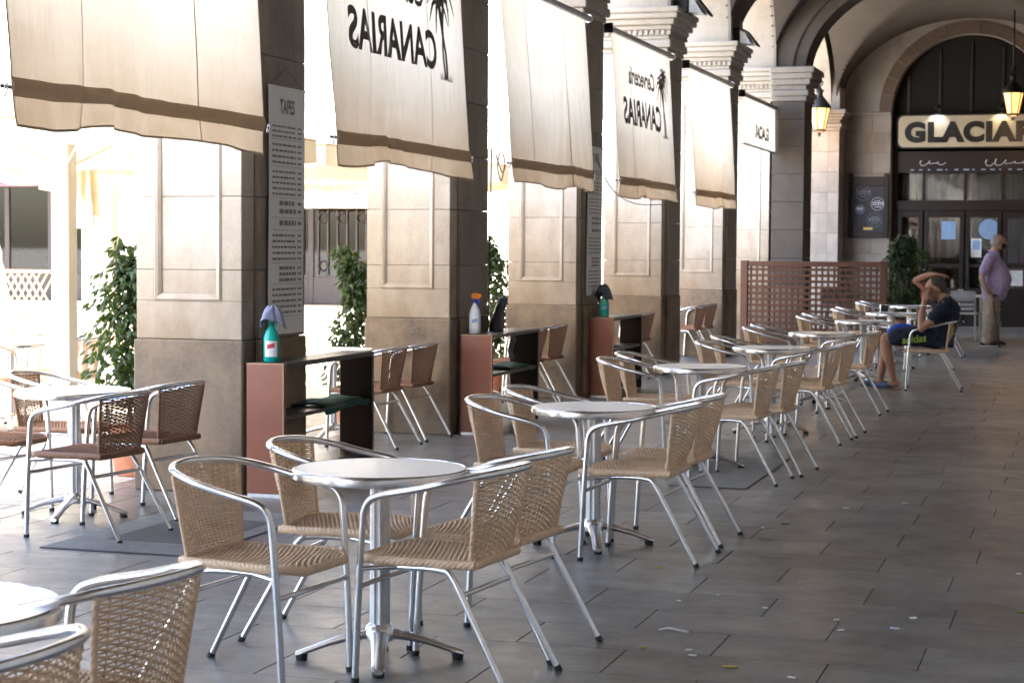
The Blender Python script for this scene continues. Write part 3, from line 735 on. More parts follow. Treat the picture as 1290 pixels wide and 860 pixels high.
def build_chair(kind):
    wk, wp = ('wicker_tan', 'wrap_tan') if kind == 'tan' else ('wicker_brown', 'wrap_brown')
    root = thing('armchair')
    arm = [(.235, .238, .0), (.2365, .232, .12), (.239, .225, .26), (.242, .214, .42), (.244, .204, .55), (.246, .196, .602), (.249, .174, .635), (.252, .135, .653), (.256, .07, .668), (.253, -.02, .686)]
    loop = [(x, yloop(x), zloop(x)) for x in (.24, .20, .15, .08, 0)]
    loop[0] = (.243, -.110, .708); loop[1] = (.205, -.196, .728)
    half = arm + loop
    full = half + [(-x, y, z) for x, y, z in half[::-1][1:]]
    MB().tube(spline(full, 5), .0128, 10).build('arm_frame', 'aluminium', root, True, 60)
    for s in (-1, 1):
        leg = [(s * .188, .11, .404), (s * .19, .0, .407), (s * .196, -.075, .403), (s * .203, -.115, .385), (s * .212, -.19, .26), (s * .226, -.335, 0)]
        MB().tube(spline(leg, 5), .0115, 10).build('rear_leg', 'aluminium', root, True, 60)
        MB().tube([(s * .235, .238, -.001), (s * .2353, .2365, .018)], .0145, 10).build('foot_cap', 'black_rubber', root)
        MB().tube([(s * .226, -.336, -.001), (s * .2255, -.326, .018)], .0135, 10).build('foot_cap', 'black_rubber', root)
        MB().tube([(s * .190, .095, .406), (s * .242, .212, .398)], .0095, 8).build('seat_rail', 'aluminium', root, True, 60)
    MB().tube([(-.241, .222, .335), (.241, .222, .335)], .0095, 8).build('cross_rail', 'aluminium', root, True, 60)
    MB().tube([(-.208, -.15, .325), (.208, -.15, .325)], .0095, 8).build('cross_rail', 'aluminium', root, True, 60)
    b = MB(); weave(b, back_fn, 33, 16); bo = b.build('backrest', wk, root, True)
    e = MB()
    for s in (0, 1): e.tube([back_fn(s, j / 10)[0] for j in range(11)], .0085, 8)
    e.tube([back_fn(i / 12, 0)[0] for i in range(13)], .009, 8)
    e.build('back_binding', wp, bo, True, 60)
    st = MB(); weave(st, seat_fn, 50, 16, .004); so = st.build('seat', wk, root, True)
    rim = [seat_fn(0, j / 14)[0] for j in range(15)] + [seat_fn(i / 14, 1)[0] for i in range(1, 14)] + [seat_fn(1, 1 - j / 14)[0] for j in range(15)]
    P = []
    for p in rim + [seat_fn(.5, 0)[0], rim[0]]: P.append(Vector((p.x * 1.02, p.y + (.004 if p.y > .2 else 0), p.z - .009)))
    e = MB().tube(P, .0165, 8, True, .75).build('seat_rim', wp, so, True, 60)
    return root
def build_table():
    root = thing('bistro_table')
    Rt = .318; zt = .70
    MB().lathe([(Rt - .012, zt - .004), (Rt - .010, zt)], n=56).build('table_top', 'table_top_steel', root)
    MB().lathe([(Rt - .05, zt - .036), (Rt - .012, zt - .038), (Rt, zt - .032), (Rt + .002, zt - .012), (Rt - .002, zt - .002), (Rt - .0095, zt + .0015), (Rt - .0115, zt - .0045), (Rt - .05, zt - .0046)], n=56).build('rim', 'aluminium', root, True, 50)
    P = []
    for i in range(32):
        a = 2 * math.pi * i / 32; r = .034 + (.003 if i % 4 < 2 else -.001); P.append((r * math.cos(a), r * math.sin(a)))
    MB().prism(P, .10, zt - .036, 2).build('column', 'aluminium_dull', root)
    MB().lathe([(.03, .66), (.13, .662), (.13, .6635), (.03, .6638)], n=20).build('mounting_plate', 'aluminium_dull', root)
    MB().lathe([(.055, .075), (.058, .10), (.05, .125), (.040, .135)], n=20).build('hub', 'aluminium', root, True, 40)
    for k in range(4):
        a = math.pi / 2 * k; c, s = math.cos(a), math.sin(a)
        prof = [(.03, .10, .036, .022), (.10, .088, .031, .018), (.18, .066, .026, .014), (.245, .042, .024, .012), (.285, .028, .026, .013), (.305, .022, .018, .010)]
        vs = []; fs = []
        for r, z, w, h in prof:
            for q in range(8):
                t = 2 * math.pi * q / 8; lx = w * math.cos(t); lz = h * math.sin(t)
                vs.append((r * c - lx * s, r * s + lx * c, z + lz))
        for i in range(len(prof) - 1):
            for q in range(8): fs.append((i * 8 + q, i * 8 + (q + 1) % 8, i * 8 + 8 + (q + 1) % 8, i * 8 + 8 + q))
        fs.append(tuple(range(8))); fs.append(tuple((len(prof) - 1) * 8 + q for q in range(8)))
        MB().add(vs, fs).build('foot', 'aluminium', root, True, 50)
        MB().lathe([(.020, 0), (.022, .022)], (.283 * c, .283 * s, 0), 12).build('foot_pad', 'black_rubber', root)
    return root
PROTO = {}
def place(kind, loc, rz, label, cat, group):
    if kind not in PROTO:
        o = build_table() if kind == 'table' else build_chair(kind); PROTO[kind] = (o, parts_of(o)); r = o
    else: r = copy_of(PROTO[kind][1], PROTO[kind][0])
    r.location = (loc[0], loc[1], 0 if len(loc) < 3 else loc[2]); r.rotation_euler = (0, 0, rz)
    return tag(r, label, cat, group)
FACE_R, FACE_L = -math.pi / 2, math.pi / 2          # chair front towards +X / -X
jr = random.Random(21)
ORD = {0: 'sixth', 1: 'fifth', 2: 'fourth', 3: 'third', 4: 'second', 5: 'first'}
def tname(i):
    if i <= 5: return f'{ORD[i]} table from the seated man, away from the fence'
    return {6: 'table of the seated man in navy', 7: 'table between the seated man and the ficus', 8: 'table beside the ficus and lattice fence'}[i]
# table centre, chairs (x, y, rz): (pier side near, pier side far, open side near, open side far)
rows = {0: ((-2.47, 3.50), [None, None, (-2.12, 3.05, 93), (-2.27, 3.84, 84)]),
        1: ((-2.45, 6.25), [(-2.74, 5.83, -96), (-2.745, 6.62, -86), (-2.14, 6.10, 84), (-2.135, 6.64, 82)]),
        2: ((-2.39, 9.04), [(-2.69, 8.82, -92), (-2.72, 9.54, -88), (-2.08, 8.78, 88), (-2.08, 9.38, 88)]),
        3: ((-2.54, 12.41), [(-2.93, 12.28, -90), (-2.98, 12.98, -86), (-2.20, 11.88, 86), (-2.12, 12.43, 85)]),
        4: ((-2.48, 14.98), [(-2.77, 14.78, -92), (-2.84, 15.75, -84), (-2.14, 14.50, 86), (-2.10, 15.10, 88)]),
        5: ((-2.47, 17.81), [(-2.90, 17.60, -90), (-2.95, 18.30, -85), (-2.14, 17.20, 87), None]),
        6: ((-2.45, 21.00), [(-2.88, 20.80, -92), (-2.93, 21.60, -84), (-1.66, 20.30, 93), None]),
        7: ((-2.42, 23.70), [(-2.85, 23.50, -90), (-2.90, 24.30, -86), (-1.98, 23.50, 92), None]),
        8: ((-2.50, 26.90), [(-2.95, 26.70, -90), (-2.98, 27.45, -86), (-2.05, 26.60, 88), None])}
SIDE = ['pier side, farther from the fence', 'pier side, nearer the fence', 'open side, farther from the fence', 'open side, nearer the fence']
seat_chair = None
for i, ((tx, ty_), chs) in rows.items():
    place('table', (tx, ty_), R(jr.uniform(10, 25)), 'round aluminium bistro table, ' + tname(i), 'table', 'bistro tables in the arcade row')
    for s, ch in enumerate(chs):
        if ch is None: continue
        if i == 6 and s == 2: lb = 'tan wicker armchair carrying the seated man in navy'
        else:
            tn = {6: 'seated man\'s table', 7: 'table between seated man and ficus', 8: 'table by the ficus'}.get(i, f'{ORD.get(i)} table from seated man')
            lb = f'tan wicker armchair at {tn}, {SIDE[s]}'
        o = place('tan', ch[:2], R(ch[2]), lb, 'chair', 'tan wicker armchairs in the arcade row')
# brown chairs and tables under the arches, one set per opening
def outer(x, y, tlabel, clabels, pos, kind='brown', tz=None):
    place('table', (x, y), R(jr.uniform(0, 40)), tlabel, 'table', 'tables under the arches')
    for (cx, cy, rz), lb in zip(pos, clabels):
        place(kind, (cx, cy), R(rz), lb, 'chair', 'armchairs outside the row')
BAY = {0: 'opening before the pier with the teal bottle', 1: 'opening past the counter with teal bottle', 2: 'opening past the counter with white bottle', 3: 'opening past the counter with green bottle', 4: 'opening just before the lattice fence'}
outer(-5.35, 9.03, 'round aluminium table among brown chairs beside the first ficus', ['brown wicker armchair beside the ribbed floor mat, arm towards the table', 'brown wicker armchair standing against the pier with the teal bottle', 'brown wicker armchair behind the first terrace table, facing the arcade', 'brown wicker armchair cut by the parasol post, facing the arcade'],
      [(-4.93, 8.50, 84), (-5.00, 9.27, 82), (-5.83, 8.95, -96), (-5.80, 9.62, -80)])
for b, (dy0, dy1) in {b: (PY(b + 1) - .92, PY(b + 1) - .30) for b in (1, 2, 3, 4)}.items():
    yc = (dy0 + dy1) / 2
    outer(-5.62, yc, f'round aluminium table in the {BAY[b]}', [f'brown wicker armchair in the {BAY[b]}, nearer the fence' if q else f'brown wicker armchair in the {BAY[b]}, farther from the fence' for q in (0, 1)],
          [(-5.19, dy0, 87), (-5.17, dy1, 85)])
# sunlit terrace beyond
TER = [(-8.4, 13.2, 'beside the square parasol post'), (-9.2, 17.2, 'behind the second ficus'), (-10.3, 21.5, 'far out towards the grilled doors'), (-12.5, 18.6, 'near the palm trunk')]
for x, y, d in TER:
    ps = [(x - .48, y - .1, -90), (x + .45, y + .1, 88), (x, y - .5, 4), (x + .02, y + .5, 176)]
    outer(x, y, f'sunlit round terrace table {d}', [f'tan wicker terrace armchair {d}, {q}' for q in ('facing arcade', 'back to arcade', 'back to viewpoint', 'facing viewpoint')], ps, 'tan')

# ================================================================== COUNTERS
def build_counter(name, label, y0, y1, x0=-4.812, x1=-4.57):
    t = thing(name, label, 'counter', (0, 0, 0), 0, 'brown counters against the piers')
    h = .80
    MB().cbox(x0, x1, y0, y0 + .035, .02, h, .003).build('end_panel', 'counter_red', t)
    MB().cbox(x0 + .005, x1 - .004, y1 - .035, y1, .02, h - .031, .003).build('end_panel', 'counter_dark', t)
    MB().cbox(x0 + .002, x1 - .002, y0 + .0355, y1, h - .03, h - .002, .003).build('top', 'counter_dark', t)
    for i in range(3):
        xa = x0 + .03 + i * .075; MB().box(xa, xa + .055, y0 + .08, y1 - .05, h - .0015, h + .002).build('top_slat', 'counter_dark', t)
    MB().cbox(x0 + .01, x1 - .015, y0 + .0355, y1 - .0355, .46, .485, .003).build('shelf', 'counter_dark', t)
    MB().cbox(x0 + .01, x1 - .015, y0 + .0355, y1 - .0355, .12, .145, .003).build('lower_shelf', 'counter_dark', t)
    MB().box(x0 - .001, x1 + .001, y0 - .0012, y0 - .0002, h - .006, h - .001).build('worn_edge', 'raw_edge', t)
    MB().box(x1 - .006, x1 - .001, y0 - .0012, y0 - .0002, .03, h - .006).build('worn_edge', 'raw_edge', t)
    MB().box(x0 + .004, x1 - .004, y0 + .004, y0 + .03, -.001, .02).build('kick_foot', 'aluminium_dull', t)
    MB().box(x0 + .008, x1 - .008, y1 - .03, y1 - .004, -.001, .02).build('kick_foot', 'aluminium_dull', t)
    return t
build_counter('counter', 'brown counter against the menu pier, carrying the teal spray bottle', 10.09, 11.55)
build_counter('counter', 'brown counter carrying the white spray bottle and the black bag', 14.02, 15.35, -4.812, -4.55)
build_counter('counter', 'brown counter carrying the green spray bottle with the dark rag', 17.98, 19.25, -4.812, -4.565)
def trigger(t, z, cbody, ctrig, s=1.0):
    MB().lathe([(.014 * s, 0), (.017 * s, .004), (.017 * s, .03), (.013 * s, .034)], (0, 0, z), 14).build('collar', ctrig, t)
    MB().add([], []).prism([(-.022, .034), (.03, .034), (.05, .052), (.05, .07), (-.012, .082), (-.03, .062)], -.013 * s, .013 * s, 1).build('spray_head', cbody, t, loc=(0, 0, z))
    MB().prism([(.028, .036), (.040, .036), (.030, -.02), (.022, -.02)], -.006, .006, 1).build('trigger', ctrig, t, loc=(0, 0, z))
def bottle(label, loc, mat, h, head, trig, lab, rz=0, s=1.0):
    t = thing('spray_bottle', label, 'bottle', loc, rz)
    MB().lathe([(.037 * s, 0), (.042 * s, .006), (.042 * s, h * .62), (.034 * s, h * .78), (.017 * s, h * .93), (.014 * s, h)], n=24, sy=.72).build('bottle_body', mat, t, True, 40)
    a0 = -2.4
    MB().grid(lambda u, v: (.0428 * s * math.cos(a0 + 1.7 * u), .0428 * s * .722 * math.sin(a0 + 1.7 * u), h * (.14 + .42 * v)), 12, 2).build('label_sheet', lab[0], t, True)
    MB().grid(lambda u, v: (.0432 * s * math.cos(a0 + .3 + 1.0 * u), .0432 * s * .722 * math.sin(a0 + .3 + 1.0 * u), h * (.34 + .12 * v + .05 * u)), 8, 2).build('label_print', lab[1], t, True)
    trigger(t, h, head, trig, s); return t
bottle('teal spray bottle standing on the counter under a grey rag', (-4.70, 10.20, .803), 'teal_plastic', .225, 'teal_plastic', 'teal_plastic', ('label_white', 'label_red'), R(20), 1.12)
bottle('white spray bottle with orange and blue trigger head', (-4.74, 14.16, .803), 'label_white', .245, 'orange_plastic', 'blue_plastic', ('sign_white', 'label_blue'), R(15), 1.1)
bottle('green spray bottle under a dark rag', (-4.70, 18.14, .803), 'green_plastic', .215, 'green_plastic', 'green_plastic', ('teal_plastic', 'label_blue'), R(10), 1.15)
def rag(label, loc, mat, w, h, seed, par=None):
    mb = MB(); n = 26
    def fn(u, v):
        a = 2 * math.pi * u; r = w * (.04 + v * (1 + .28 * math.sin(3 * a + seed) * v + .12 * math.sin(7 * a + 2 * seed) * v))
        d = h * v ** 2.2 * (1 + .25 * math.sin(2 * a + seed))
        return (r * math.cos(a) * (1 - .25 * v), r * math.sin(a) * (1 - .25 * v), -d + .012 * math.sin(5 * a + v * 4))
    mb.grid(fn, n, 8); o = mb.build('cleaning_rag', mat, None, True, loc=loc)
    so = o.modifiers.new('s', 'SOLIDIFY'); so.thickness = .006
    return tag(o, label, 'rag')
rag('grey-blue rag draped over the teal spray bottle', (-4.695, 10.195, 1.128), 'rag_grey', .085, .095, 1)
rag('dark rag draped over the green spray bottle', (-4.705, 18.135, 1.118), 'rag_dark', .10, .12, 2.4)
def towel(label, x0, x1, y0, y1, z, hang, seed):
    mb = MB()
    def fn(u, v):
        x = x1 - (x1 - x0) * u; y = y0 + (y1 - y0) * v; zz = z + .012 + .008 * math.sin(v * 9 + seed) * math.sin(u * 5)
        if u < .3: zz -= hang * (1 - u / .3) * (.75 + .25 * math.sin(v * 6 + seed)); x = x1 - (x1 - x0) * .3 * (u / .3) * .4 - .03 + .03
        return (x, y, zz)
    mb.grid(fn, 16, 20); o = mb.build('folded_towel', 'towel_green', None, True)
    so = o.modifiers.new('s', 'SOLIDIFY'); so.thickness = .01
    return tag(o, label, 'towel')
towel('dark green towel on the shelf below the teal bottle', -4.83, -4.58, 10.75, 11.45, .485, .06, 1)
towel('dark green towel on the shelf below the black bag', -4.84, -4.57, 14.6, 15.28, .485, .05, 2)
towel('dark green towel hanging off the shelf below the green bottle', -4.85, -4.585, 18.1, 18.6, .485, .19, 3)
# black bag standing on the second counter
bgt = thing('black_bag', 'black bag with a blue strap standing on the counter', 'bag', (-4.74, 14.72, .803))
def bagf(u, v):
    a = 2 * math.pi * u; k = (1 - v) ** .55; rx = .045 * k + .012; ry = .095 * (1 - v * v * .75) * (1 if v < .98 else .6)
    return (rx * math.cos(a) + .02 * v, ry * math.sin(a) + .05 * v * v, .25 * v + .004 * math.sin(6 * a))
MB().grid(bagf, 28, 14).build('bag_body', 'bag_black', bgt, True)
MB().tube(spline([(.045, .02, .17), (.06, .04, .23), (.05, .06, .262), (.01, .05, .255)], 6), .010, 8).build('strap', 'bag_blue', bgt, True)
MB().grid(lambda u, v: (.14 + .012 * math.sin(v * 7), -.075 + .15 * u - .02 * v, -.02 - .20 * v + .015 * math.sin(u * 6)), 10, 10).build('hanging_flap', 'bag_black', bgt, True)
# steel pole standing inside the second counter
fp = thing('steel_canister', 'slim steel and red canister standing inside the counter with the bag', 'canister', (-4.72, 14.38, .487))
fp.location.z = .147
MB().lathe([(.028, 0), (.03, .01), (.03, .25), (.022, .29)], n=16).build('body', 'aluminium', fp, True, 40)
MB().lathe([(.0305, .02), (.0305, .2)], n=16, sx=1.0).build('red_band', 'counter_red', fp, True, 40)

# ================================================================== BANNERS
XB = -4.86
def banner(k, label, ztop, zrod, printed=None, small=False, lean=.10, seed=0):
    ya, yb = PY(k - 1) + TP + .03, PY(k) - .005
    t = thing('banner', label, 'banner', (0, 0, 0), 0, 'cloth banners between the piers')
    hem = .17 if not small else .0; zbot = zrod - hem; cw = yb - ya
    cy0, cy1 = ya + .10, yb - .055
    rs = random.Random(seed); ph = [rs.uniform(0, 6) for _ in range(6)]; ku = rs.uniform(.3, .7)
    def P(u, z, off=0.0):
        v = (ztop - z) / (ztop - zrod); vv = max(0, min(1.3, v))
        sh = .05 * vv * (1 - u) if not small else 0
        y = cy0 + sh + (cy1 - cy0 - sh) * u
        x = XB + .07 + lean * vv + .018 * math.sin(math.pi * u) * math.sin(math.pi * min(1, vv))
        x += .009 * math.sin(u * 13 + ph[0] + 2.5 * vv) * vv + .004 * math.sin(u * 41 + ph[1] + 3 * vv) * vv * vv
        if not small:                                   # tension folds running to a gathered spot on the rod
            du = u - ku; w = max(0, vv - .45) / .55
            x += .026 * w * math.exp(-(du / .2) ** 2) * math.cos(du * 75 * (1.35 - .6 * min(1, vv)))
        zz = z
        if z < zrod - .001 and not small:
            q = (zrod - z) / hem
            x += .022 * q * math.sin(u * 9 + ph[2]) + .010 * q * math.sin(u * 27 + ph[3] + 2 * q)
            zz += .018 * q * math.sin(u * 6.3 + ph[4]) + .03 * q * math.exp(-((u - ku) / .10) ** 2)
        return Vector((x + off, y, zz + (.012 * math.exp(-((u - ku) / .12) ** 2) * max(0, vv - .7) / .3 if not small else 0)))
    nz = 46
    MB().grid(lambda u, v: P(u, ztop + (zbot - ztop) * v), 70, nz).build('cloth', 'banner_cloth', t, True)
    if not small:
        MB().grid(lambda u, v: P(u, zrod + .045 - .085 * v, .005 + .010 * math.sin(math.pi * v)), 70, 6).build('rod_pocket', 'hem_cloth', t, True)
    MB().grid(lambda u, v: P(u, zbot + .012 - .0118 * v, .002), 70, 1).build('hem', 'seam', t, True)
    for u in ((.24, .68) if not small else (.35, .7)):
        MB().grid(lambda a, v, u=u: P(u - .0022 + .0044 * a + .006 * math.sin(v * 3), ztop + (zbot - ztop) * v, .002), 1, nz).build('seam', 'seam', t, True)
    for u in (.0, 1.0):
        MB().grid(lambda a, v, u=u: P(u + (.004 if u < .5 else -.004) * a, ztop + (zbot - ztop) * v, .002), 1, nz).build('edge_seam', 'seam', t, True)
    MB().tube([(XB + .075, ya + .0, ztop + .015), (XB + .075, yb + .06, ztop + .015)], .032, 14).build('roller', 'steel_rod' if small else 'aluminium_dull', t, True, 60)
    MB().cbox(XB + .03, XB + .12, ya - .045, ya, ztop - .035, ztop + .065, .006).build('bracket', 'iron', t)
    MB().tube([(XB + .075, yb + .055, ztop + .015), (XB + .075, yb + .085, ztop + .015)], .042, 12).build('end_cap', 'aluminium', t)
    a, b = P(0, zrod), P(1, zrod)
    MB().tube([(a.x - .025, a.y - .04, zrod), (b.x - .025, b.y + .055, zrod)], .0085, 8).build('rod', 'iron', t, True, 60)
    if not small:
        for q, e in ((a, -.045), (b, .06)):
            c = Vector((q.x, q.y + e, zrod)); MB().tube([c + Vector((.006 * math.sin(s), .012 * math.cos(s), -.018 + .03 * math.sin(s))) for s in [i * 6.28 / 10 for i in range(11)]], .003, 5).build('snap_hook', 'aluminium', t, True)
    if printed == 'palm':
        def tm(cu, cz): return lambda x, y, z: P(cu - x / (cy1 - cy0), cz + y, .004 + z)   # seen from behind: mirrored
        text_obj('lettering', 'CANARIAS', tm(.43, zrod + .62), 'print_grey', t, .38, .012, 0, 1.0, 1.72)
        text_obj('lettering', 'Cervecer\u00eda', tm(.44, zrod + 1.05), 'print_grey', t, .27, .007, 0, 1.0, 1.22)
        pm = MB()
        def pp(x, y): return P(.835 - x / (cy1 - cy0), zrod + .56 + y * .72, .0035)
        def stroke(pts, w0, w1):
            pts = [Vector((a, b, 0)) for a, b in pts]; sp = spline(pts, 5); L = len(sp); vs = []
            for i, p in enumerate(sp):
                d = (sp[min(i + 1, L - 1)] - sp[max(0, i - 1)]).normalized(); w = w0 + (w1 - w0) * i / (L - 1); nn = Vector((-d.y, d.x, 0)) * w
                vs += [pp(p.x + nn.x, p.y + nn.y), pp(p.x - nn.x, p.y - nn.y)]
            pm.add(vs, [(2 * i, 2 * i + 1, 2 * i + 3, 2 * i + 2) for i in range(L - 1)])
        stroke([(0, .0), (.02, .25), (.10, .55), (.14, .78)], .030, .016); stroke([(.05, 0), (.09, .3), (.05, .6), (-.02, .92)], .024, .014)
        for cx, cy in ((.14, .78), (-.02, .92)):
            for an in range(0, 360, 40):
                a_1 = R(an + 10); L_ = .26; ux, uy = math.cos(a_1), math.sin(a_1)
                stroke([(cx, cy), (cx + ux * L_ * .5, cy + uy * L_ * .5 + .05), (cx + ux * L_, cy + uy * L_ - .09)], .040, .006)
        for q in range(9):
            x = -.12 + q * .035; stroke([(x, -.015), (x + .012 * (q - 4) * .4, .05 + .02 * (q % 2))], .014, .002)
        pm.build('palm_print', 'print_grey', t)
    if printed == 'sign':
        text_obj('lettering', 'GLACIAR', lambda x, y, z: P(.52 - x / (cy1 - cy0), zrod + .14 + y, .004 + z), 'print_grey', t, .26, .012, 0, 1.0, 1.25)
    return t
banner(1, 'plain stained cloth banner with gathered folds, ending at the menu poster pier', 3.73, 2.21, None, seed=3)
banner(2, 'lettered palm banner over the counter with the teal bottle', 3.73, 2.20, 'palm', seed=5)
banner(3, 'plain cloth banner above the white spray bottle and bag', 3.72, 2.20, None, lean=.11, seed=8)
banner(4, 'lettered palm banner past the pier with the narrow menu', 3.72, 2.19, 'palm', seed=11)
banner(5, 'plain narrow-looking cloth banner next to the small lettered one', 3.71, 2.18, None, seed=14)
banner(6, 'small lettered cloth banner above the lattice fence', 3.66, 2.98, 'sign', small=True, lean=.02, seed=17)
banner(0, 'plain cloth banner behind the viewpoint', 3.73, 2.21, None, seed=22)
#%%MORE
# ================================================================== FENCE, PLANTS, PARASOLS
FYY = 28.30
fx0, fx1 = atY(937, 380, FYY).x, atY(1113, 380, FYY).x; fz = atY(1020, 331, FYY).z
fe = thing('lattice_fence', 'reddish brown square lattice fence closing the end of the arcade row', 'fence')
MB().cbox(fx0 - .05, fx0 + .06, FYY - .05, FYY + .06, 0, fz + .03, .006).build('post', 'fence_wood', fe)
MB().cbox(fx1 - .06, fx1 + .05, FYY - .05, FYY + .06, 0, fz + .03, .006).build('post', 'fence_wood', fe)
MB().cbox(fx0 + .061, fx1 - .061, FYY - .03, FYY + .04, fz - .06, fz + .02, .006).build('rail', 'fence_wood', fe)
MB().cbox(fx0 + .061, fx1 - .061, FYY - .03, FYY + .04, .06, .14, .006).build('rail', 'fence_wood', fe)
zz1 = fz - .06; nh = 12
for i in range(nh):
    z = .14 + (zz1 - .14) * (i + .5) / nh; MB().cbox(fx0 + .061, fx1 - .061, FYY - .018, FYY - .002, z - .020, z + .020, .003).build('slat', 'fence_wood', fe)
nvv = 22
for i in range(nvv):
    x = fx0 + .061 + (fx1 - fx0 - .122) * (i + .5) / nvv; MB().cbox(x - .018, x + .018, FYY + .002, FYY + .018, .141, zz1 - .001, .003).build('slat', 'fence_wood', fe)
def leaf_crown(cl, n, seed, size=.075, droop=.6):
    rs = random.Random(seed); mb = MB()
    for _ in range(n):
        c, r = cl[rs.randrange(len(cl))]
        while True:
            d = Vector((rs.uniform(-1, 1), rs.uniform(-1, 1), rs.uniform(-1, 1)))
            if .25 < d.length < 1: break
        p = Vector(c) + Vector((d.x * r[0], d.y * r[1], d.z * r[2]))
        ax = (Vector((d.x, d.y, 0)) * 1.0 + Vector((rs.uniform(-.6, .6), rs.uniform(-.6, .6), -droop + rs.uniform(-.4, .5)))).normalized()
        sd_ = ax.cross(Vector((rs.uniform(-.5, .5), rs.uniform(-.5, .5), 1))).normalized(); nn = sd_.cross(ax)
        L = size * rs.uniform(.7, 1.25); w = L * rs.uniform(.24, .34)
        mb.add([p, p + ax * L * .45 + sd_ * w - nn * .006, p + ax * L + nn * -.01, p + ax * L * .45 - sd_ * w - nn * .006, p + ax * L * .5 + nn * .008], [(0, 1, 4), (1, 2, 4), (2, 3, 4), (3, 0, 4)])
    return mb
def ficus(label, loc, h, w, seed, pot='terracotta', n=1500, low=.45, ph=.32):
    t = thing('ficus_plant', label, 'plant', loc, 0, 'potted ficus plants'); rs = random.Random(seed)
    MB().lathe([(.11, 0), (.13, .02), (.165, ph - .06), (.18, ph - .055), (.182, ph), (.165, ph), (.16, ph - .03)], n=24).build('pot', pot, t, True, 40)
    MB().lathe([(.02, ph - .035), (.158, ph - .035)], n=20).build('soil', 'soil', t)
    for k in range(3):
        a = 2.1 * k + seed; MB().tube(spline([(.03 * math.cos(a), .03 * math.sin(a), ph - .04), (.05 * math.cos(a + 1), .05 * math.sin(a + 1), h * .5), (.2 * w * math.cos(a + .5), .2 * w * math.sin(a + .5), h * .9)], 5), [.018 - .0012 * i for i in range(11)], 6).build('stem', 'bark', t, True)
    cl = []
    for k in range(16):
        z = low + (h - low) * (k / 15) ** .9; rr = w * (.55 + .45 * math.sin(math.pi * min(1, (z - low) / (h - low) * .85 + .12)))
        a = rs.uniform(0, 6.28); q = rs.uniform(.1, .62) * rr * (1.0 if k < 13 else .3)
        cl.append(((q * math.cos(a), q * math.sin(a), z), (rr * rs.uniform(.3, .55), rr * rs.uniform(.3, .55), .17)))
    for k in range(4): cl.append(((rs.uniform(-.1, .1), rs.uniform(-.1, .1), h + rs.uniform(-.1, .12)), (.06, .06, .14)))
    leaf_crown(cl, n, seed).build('crown', 'ficus_leaf', t)
    return t
ficus('potted ficus growing beside the pier with the teal bottle', (-5.99, PY(1) + .72, -.01), 1.36, .36, 3, n=1400, low=.5)
ficus('potted ficus growing beside the pier with the white bottle counter', (-5.99, PY(2) + .72, -.01), 1.30, .36, 5, n=1250)
ficus('potted ficus growing beside the pier with the narrow menu', (-5.98, PY(3) + .72, -.01), 1.42, .34, 8, n=1300)
ficus('potted ficus beyond the pier with the second lettered banner', (-6.0, PY(4) + .5, -.01), 1.35, .34, 9, n=1200)
p = atY(1137, 380, 29.6)
ficus('bushy ficus in a pot at the end of the lattice fence', (p.x, p.y, 0), 1.58, .62, 12, n=3000, low=.55, ph=.4)

pc = atY(81, 310, 12.0)
def build_parasol():
    t = thing('parasol'); hs, ze, za = 1.42, 2.33, 2.86
    MB().cbox(-.07, .07, -.07, .07, .05, za - .03, .008).build('post', 'post_cream', t)
    MB().cbox(-.40, .40, -.40, .40, 0, .05, .01).build('base_plate', 'aluminium_dull', t)
    mb = MB(); n = 10
    cs = [(-hs, -hs), (hs, -hs), (hs, hs), (-hs, hs)]
    for k in range(4):
        a = Vector((*cs[k], ze)); b = Vector((*cs[(k + 1) % 4], ze)); c = Vector((0, 0, za))
        def fn(u, v, a=a, b=b, c=c):
            p = a.lerp(b, u).lerp(c, v); p.z -= .05 * math.sin(math.pi * u) * (1 - v) * math.sin(math.pi * min(1, v + .25)); return p
        mb.grid(fn, n, n)
    MB.build(mb, 'canopy', 'parasol_cloth', t, True, 30)
    for k in range(4):
        a = Vector((*cs[k], ze)); b = Vector((*cs[(k + 1) % 4], ze))
        MB().grid(lambda u, v, a=a, b=b: a.lerp(b, u) * 1.0 + Vector((0, 0, -.17 * v - .02 * v * abs(math.sin(u * 12.5)))) + Vector(((b - a).y, -(b - a).x, 0)).normalized() * .012 * math.sin(u * 20) * v, 24, 3).build('valance', 'parasol_cloth', t, True)
        MB().grid(lambda u, v, a=a, b=b: a.lerp(b, u) + Vector((0, 0, -.006 + .012 * v)) + Vector(((b - a).y, -(b - a).x, 0)).normalized() * .004, 24, 1).build('edge_binding', 'lattice_wood', t)
        MB().tube([Vector((*cs[k], ze - .02)), (0, 0, za - .05)], .011, 6).build('rib', 'post_cream', t)
        MB().tube([Vector((cs[k][0] * .5, cs[k][1] * .5, (ze + za) / 2 - .03)), (0, 0, 2.05)], .009, 6).build('strut', 'post_cream', t)
    MB().lathe([(.075, 0), (.08, .02), (.08, .09), (.07, .1)], (0, 0, 2.0), 12).build('runner', 'post_cream', t)
    return t
par0 = build_parasol(); pp0 = parts_of(par0)
PARS = [(pc.x, 12.0, 'cream square parasol on a white post beside the first ficus'), (pc.x - .1, 15.5, 'cream square parasol behind the second ficus'), (pc.x, 19.2, 'cream square parasol outside the pier with the narrow menu'),
        (pc.x - 3.3, 13.4, 'cream parasol farther out, beside the first terrace tables'), (-9.75, 17.2, 'cream parasol farther out, behind the lettered banner'), (pc.x - 3.5, 21.0, 'cream parasol farthest out on the terrace'), (pc.x - 6.8, 17.0, 'cream parasol nearest the palm trunk')]
